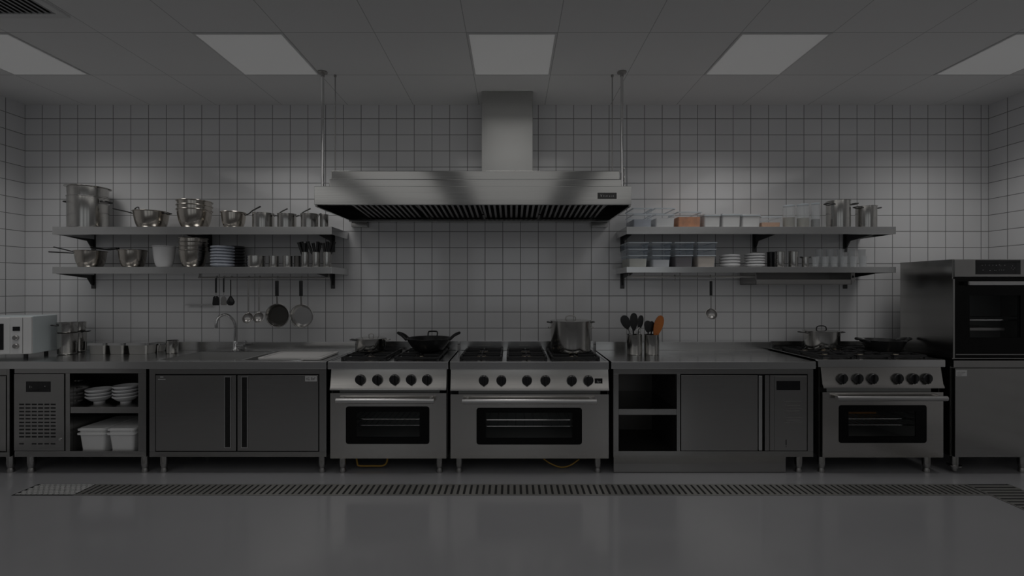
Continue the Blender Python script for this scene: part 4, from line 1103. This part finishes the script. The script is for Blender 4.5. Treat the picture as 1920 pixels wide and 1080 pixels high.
# ------------------------------------------------------------------ hanging utensils
def hook(mb, z, L=.03):
    mb.tube([(0, .010, 0), (0, .012, .012), (0, 0, .0135), (0, -.013, .006), (0, -.013, -.012), (0, -.008, -L)], .0026, 6, 4)
def hang(name, label, px, cat, zr, build):
    t = thing(name, label, cat, (PX(px, YR), YR, zr), group='utensils hanging from the rails' if False else None)
    mb = MB(); hook(mb, 0); mb.build('hook', M['slat'], t)
    build(t)
    return t
def dz(py0, py1): return (py1 - py0) * YR / F
def hz_(py, zr): return PZ(py, YR) - zr
def spat(px, yh0, yh1, y0, y1, w, mm, hm='black', hw=.008):
    def f(t):
        zr = zr1
        MB().tube([(0, -.012, hz_(yh0, zr)), (0, -.012, hz_(yh1, zr))], hw, 8).build('handle', M[hm], t)
        MB().tube([(0, -.012, hz_(yh1, zr)), (0, -.012, hz_(y0 + 3, zr))], .0035, 6).build('shaft', M['slat'], t)
        x = w / 2
        za, zb_ = hz_(y0, zr), hz_(y1, zr)
        MB().prism([(-x * .35, za), (x * .35, za), (x * .8, za - .012), (x, zb_ + .012), (x * .8, zb_), (-x * .8, zb_), (-x, zb_ + .012), (-x * .8, za - .012)], 'xz', -.0145, -.0095).build('blade', M[mm], t)
    return f
hang('spatula', 'leftmost hanging dark spatula beside the wall ledge', 406.5, 'spatula', zr1, spat(406.5, 522, 549, 555, 572.5, .062, 'black'))
hang('spatula', 'hanging grey spatula second from the left on the rail', 421, 'spatula', zr1, spat(421, 522, 548, 556, 572, .055, 'slat', 'black', .006))
def bspoon(t):
    zr = zr1
    MB().tube([(0, -.012, -.02), (0, -.012, hz_(556, zr))], .0045, 8).build('handle', M['black'], t)
    MB().lathe([(0, 0), (.02, .004), (.034, .02), (.036, .036), (.024, .062), (.008, .085), (0, .09)], 24, (0, -.012, hz_(573, zr)), Matrix.Diagonal((1, .45, 1))).build('head', M['black'], t)
hang('spoon', 'hanging black teardrop spoon third from the left', 434, 'spoon', zr1, bspoon)
def ladle(px, ytop, yneck, yb0, yb1, rw, black=False, zr=None, tilt=.35):
    def f(t):
        z = zr
        if black:
            MB().tube([(0, -.012, hz_(527, z)), (0, -.012, hz_(533, z)), (0, -.012, hz_(554, z))], .012, 10).build('grip', M['black'], t)
        MB().tube([(0, -.012, -.022), (0, -.012, hz_(yneck, z))], .0075 if not black else .0055, 8, flat=.6).build('stem', M['satin'], t)
        zc = hz_((yb0 + yb1) / 2, z)
        R = Matrix.Rotation(PI / 2 - tilt, 3, 'X')
        pr = [(rw * math.sin(a), -rw * .7 * math.cos(a)) for a in [PI / 2 * i / 8 for i in range(9)]]
        pr += [(rw + .003, .001), (rw - .002, .002)] + [((rw - .002) * math.sin(a), -(rw - .002) * .68 * math.cos(a)) for a in [PI / 2 * i / 8 for i in range(8, -1, -1)]]
        MB().lathe(pr, 28, (0, -.02, zc), R).build('bowl', M['satin'], t)
    return f
hang('ladle', 'hanging steel ladle nearest the faucet', 467, 'ladle', zr1, ladle(467, 523, 586, 585, 607, .0475, zr=zr1))
hang('ladle', 'hanging steel ladle touching the dark frying pan', 487, 'ladle', zr1, ladle(487, 520, 583, 583, 607, .0475, zr=zr1))
hang('ladle', 'black-handled steel ladle hanging alone under the right shelf', 1332, 'ladle', zr2, ladle(1332, 520, 581, 578, 599, .05, True, zr=zr2))
def fry(cy, rp, inm):
    def f(t):
        z = zr1
        zc = hz_(cy, z)
        R = Matrix.Rotation(PI / 2, 3, 'X')
        # rim towards the viewer
        MB().lathe([(0, -.036), (rp * .78, -.036), (rp, .0), (rp + .004, .001), (rp, .002), (rp - .003, .001), (rp * .77, -.033)], 48, (0, -.004, zc), R).build('pan', M['steel_pan'], t)
        MB().lathe([(rp * .97, -.003), (rp * .765, -.0325), (0, -.0325), (0, -.0315), (rp * .76, -.0315), (rp * .97, -.002)], 48, (0, -.004, zc), R).build('cooking_surface', M[inm], t)
        MB().tube([(0, -.006, zc + rp - .004), (0, -.012, hz_(552, z))], .009, 8, flat=.5).build('handle_bracket', M['steel_pan'], t)
        MB().tube([(0, -.012, hz_(555, z)), (0, -.013, hz_(540, z)), (0, -.013, hz_(528.5, z)), (0, -.012, hz_(526.5, z))], .0165, 12, flat=.6).build('handle', M['black'], t)
    return f
hang('frying_pan', 'hanging frying pan with dark cooking surface', 520.5, 'frying pan', zr1, fry(591.5, .104, 'nonstick'))
hang('frying_pan', 'hanging frying pan with bright steel surface at the right end of the left rail', 565.5, 'frying pan', zr1, fry(592.5, .102, 'bar_steel'))
h_ = MB(); h_.tube([(0, .010, 0), (0, .012, .012), (0, 0, .0135), (0, -.013, .006), (0, -.013, -.03), (0, -.005, -.035)], .0028, 6, 4)
o = h_.build('hook', M['slat']); o.location = (PX(1265, YR), YR, zr2); tag(o, 'empty hook on the right rail under the clear bins', 'hook')

# ------------------------------------------------------------------ storage boxes, right shelves
def storage(label, px0, px1, ytop, Yf, zb, fill, fillm, depth=.26, taper=.9, wall='clear', lines=(), lid=None, name='storage_box', group=None, cat='storage box'):
    x0, x1 = PX(px0, Yf), PX(px1, Yf); hw, hd = (x1 - x0) / 2, depth / 2
    h = PZ(ytop, Yf) - zb
    t = thing(name, label, cat, ((x0 + x1) / 2, Yf + hd, zb), group=group)
    def loopat(f, ins=0.0): k = taper + (1 - taper) * f; return rrect(-hw * k + ins, hw * k - ins, -hd * k + ins, hd * k - ins, .012, 3)
    def shell(mb, f0, f1, ins, cap0=True, cap1=False):
        bm = mb.bm
        A = [bm.verts.new((u, v, h * f0)) for u, v in loopat(f0, ins)]; B = [bm.verts.new((u, v, h * f1)) for u, v in loopat(f1, ins)]
        n = len(A)
        for k in range(n): bm.faces.new((A[k], A[(k + 1) % n], B[(k + 1) % n], B[k]))
        if cap0: bm.faces.new(A[::-1])
        if cap1: bm.faces.new(B)
    mb = MB(); shell(mb, 0, 1, 0); mb.build('box', M[wall], t)
    if fill > 0:
        mb = MB(); shell(mb, .012, fill, .003, True, True); mb.build('contents', M[fillm], t)
    mb = MB(); mb.ring(rrect(-hw - .006, hw + .006, -hd - .006, hd + .006, .014, 3), rrect(-hw + .003, hw - .003, -hd + .003, hd - .003, .012, 3), h - .009, h, 'xy')
    for f in lines:
        L = loopat(f, -.0035); I = loopat(f, .0005); mb.ring(L, I, h * f - .006, h * f + .002, 'xy')
    mb.build('rim', M['rim'], t)
    if lid:
        MB().prism(rrect(-hw - .004, hw + .004, -hd - .004, hd + .004, .014, 3), 'xy', h + .0005, h + .008).build('lid', M[lid], t)
    return t
zs = ZL + .0005
for (x0, x1, f, fm, lab) in ((1178, 1216, .34, 'flour', 'clear bin with pale yellow flour, nearest the hood'), (1222.5, 1259, .30, 'sugar', 'clear bin with white sugar, second from the hood'),
                             (1266, 1301.5, .50, 'cocoa', 'clear bin with dark brown contents'), (1308, 1344.5, .44, 'oats', 'clear bin with cream contents beside the plates')):
    storage(lab + ' on the lower right shelf', x0, x1, 454, 4.04, zs, f, fm, .30, .88, 'clear_blue', (.72, .47), group='clear bins on the lower right shelf')
plates(4, 1348, 1388, 477.5, 4.14, zs, 'porcelain', 'white plate of the stack beside the clear bins', 'white plates on the lower right shelf')
plates(5, 1394.5, 1434.5, 475.5, 4.14, zs, 'porcelain', 'white plate of the stack beside the dark canister', 'white plates on the lower right shelf')
for (x0, x1, yt, mm, Yc, lab) in ((1438, 1452, 472.5, 'black', 4.22, 'black canister right of the white plates'), (1452, 1471, 471, 'steel_pan', 4.15, 'steel canister nearest the white plates'),
                              (1478, 1496.5, 470.5, 'steel_pan', 4.15, 'steel canister nearest the tumblers')):
    loc, r, h = span(x0, x1, yt, Yc, zs)
    t = thing('canister', lab + ' on the lower right shelf', 'canister', loc); MB().lathe(pot_prof(r, h - .008, lip=.002, br=.005), 36).build('body', M[mm], t)
    MB().lathe([(0, h), (r * .9, h), (r + .003, h - .003), (r + .003, h - .0075), (0, h - .0075)], 36).build('lid', M['slat' if mm != 'black' else 'black'], t)
loc, r, h = span(1503, 1517, 482, 4.14, zs)
pot('creamer', 'small two-eared steel pot between the canisters and the tumblers', loc, r, h, ears=(PI, 0), earz=.93, earout=.015, earw=.02, br=.005)
nth = ('first', 'second', 'third', 'fourth', 'fifth', 'sixth')
gl0 = None
for i, px in enumerate((1529, 1547, 1564, 1582, 1600, 1618)):
    loc, r, h = span(px - 7.5, px + 7.5, 481, 4.10, zs)
    lab = nth[i] + ' short clear tumbler from the left in the front row'
    if gl0 is None:
        gl0 = thing('tumbler', lab, 'glass', loc, group='tumblers on the lower right shelf')
        MB().lathe([(0, 0), (r * .8, 0), (r, h), (r - .003, h), (r * .8 - .003, .012), (0, .012)], 28).build('glass', M['glass'], gl0)
    else: dup(gl0, loc, lab)
gl1 = None
for i, px in enumerate((1536, 1556, 1576, 1596, 1616)):
    loc, r, h = span(px - 7.5, px + 7.5, 467.5, 4.24, zs)
    lab = nth[i] + ' tall clear tumbler from the left in the rear row'
    if gl1 is None:
        gl1 = thing('tumbler', lab, 'glass', loc, group='tumblers on the lower right shelf')
        MB().lathe([(0, 0), (r * .82, 0), (r, h), (r - .003, h), (r * .82 - .003, .012), (0, .012)], 28).build('glass', M['glass'], gl1)
    else: dup(gl1, loc, lab)

zs = ZU + .0005
g_ = 'clear boxes on the upper right shelf'
storage('clear box with blue grey contents nearest the hood on the upper right shelf', 1187, 1223, 390, 4.06, zs, .42, 'plate', .28, .95, 'clear', (.66,), group=g_)
storage('clear box with white contents, second from the hood on the upper right shelf', 1229, 1266, 390, 4.06, zs, .48, 'milky', .28, .95, 'clear', (.66,), group=g_)
storage('clear box of orange vegetables on the upper right shelf', 1272, 1315, 397, 4.07, zs, .68, 'carrot', .26, .96, 'clear', (), group=g_)
for (x0, x1, yt, lab) in ((1321, 1351, 403, 'milky white box right next to the orange vegetables'), (1355, 1389, 402, 'milky white box in the middle of its row of three'), (1393, 1426, 403, 'milky white box left of the pale orange box')):
    storage(lab, x0, x1, yt, 4.07, zs, .7, 'milky', .26, .95, 'frost', (), lid='frost', group='milky boxes on the upper right shelf')
storage('clear box with pale orange contents beside the herb jars', 1429, 1465, 406, 4.07, zs, .48, 'peach', .26, .96, 'clear', (), group=g_)
def jar(label, px0, px1, ytop, Y, fill, fm):
    loc, r, h = span(px0, px1, ytop, Y, zs)
    t = thing('jar', label, 'jar', loc, group='clear jars on the upper right shelf')
    MB().lathe([(0, 0), (r * .96, 0), (r, .006), (r, h - .02), (r * .92, h), (r * .88, h), (r * .94, h - .02), (r * .94, .006), (0, .004)], 36).build('glass', M['glass'], t)
    MB().lathe([(0, .005), (r * .92, .006), (r * .92, h * fill), (0, h * fill + .004)], 36).build('contents', M[fm], t)
    MB().lathe([(0, h + .001), (r * .95, h + .001), (r * .97, h + .010), (r * .9, h + .014), (0, h + .014)], 36).build('lid', M['rim'], t)
jar('clear jar half full of dark olive herbs, nearest the pale orange box', 1467, 1491, 388, 4.14, .5, 'olive')
jar('clear jar half full of olive herbs, middle of the three jars', 1493, 1518, 386, 4.14, .45, 'olive')
jar('tall clear jar with dark label beside the taller stockpot', 1520, 1538, 384, 4.16, .4, 'inner')
loc, r, h = span(1548, 1595, 377.5, 4.19, zs)
pot('stockpot', 'taller open stockpot beside the jars on the upper right shelf', loc, r, h, ears=(PI + .35, -.3), earz=.86, earout=.055, earw=.07, br=.008, taper=0)
loc, r, h = span(1603, 1645, 387.5, 4.18, zs)
pot('stockpot', 'shorter open stockpot at the right end of the upper right shelf', loc, r, h, ears=(PI + .3, .1), earz=.92, earout=.05, earw=.06, br=.008, taper=0)
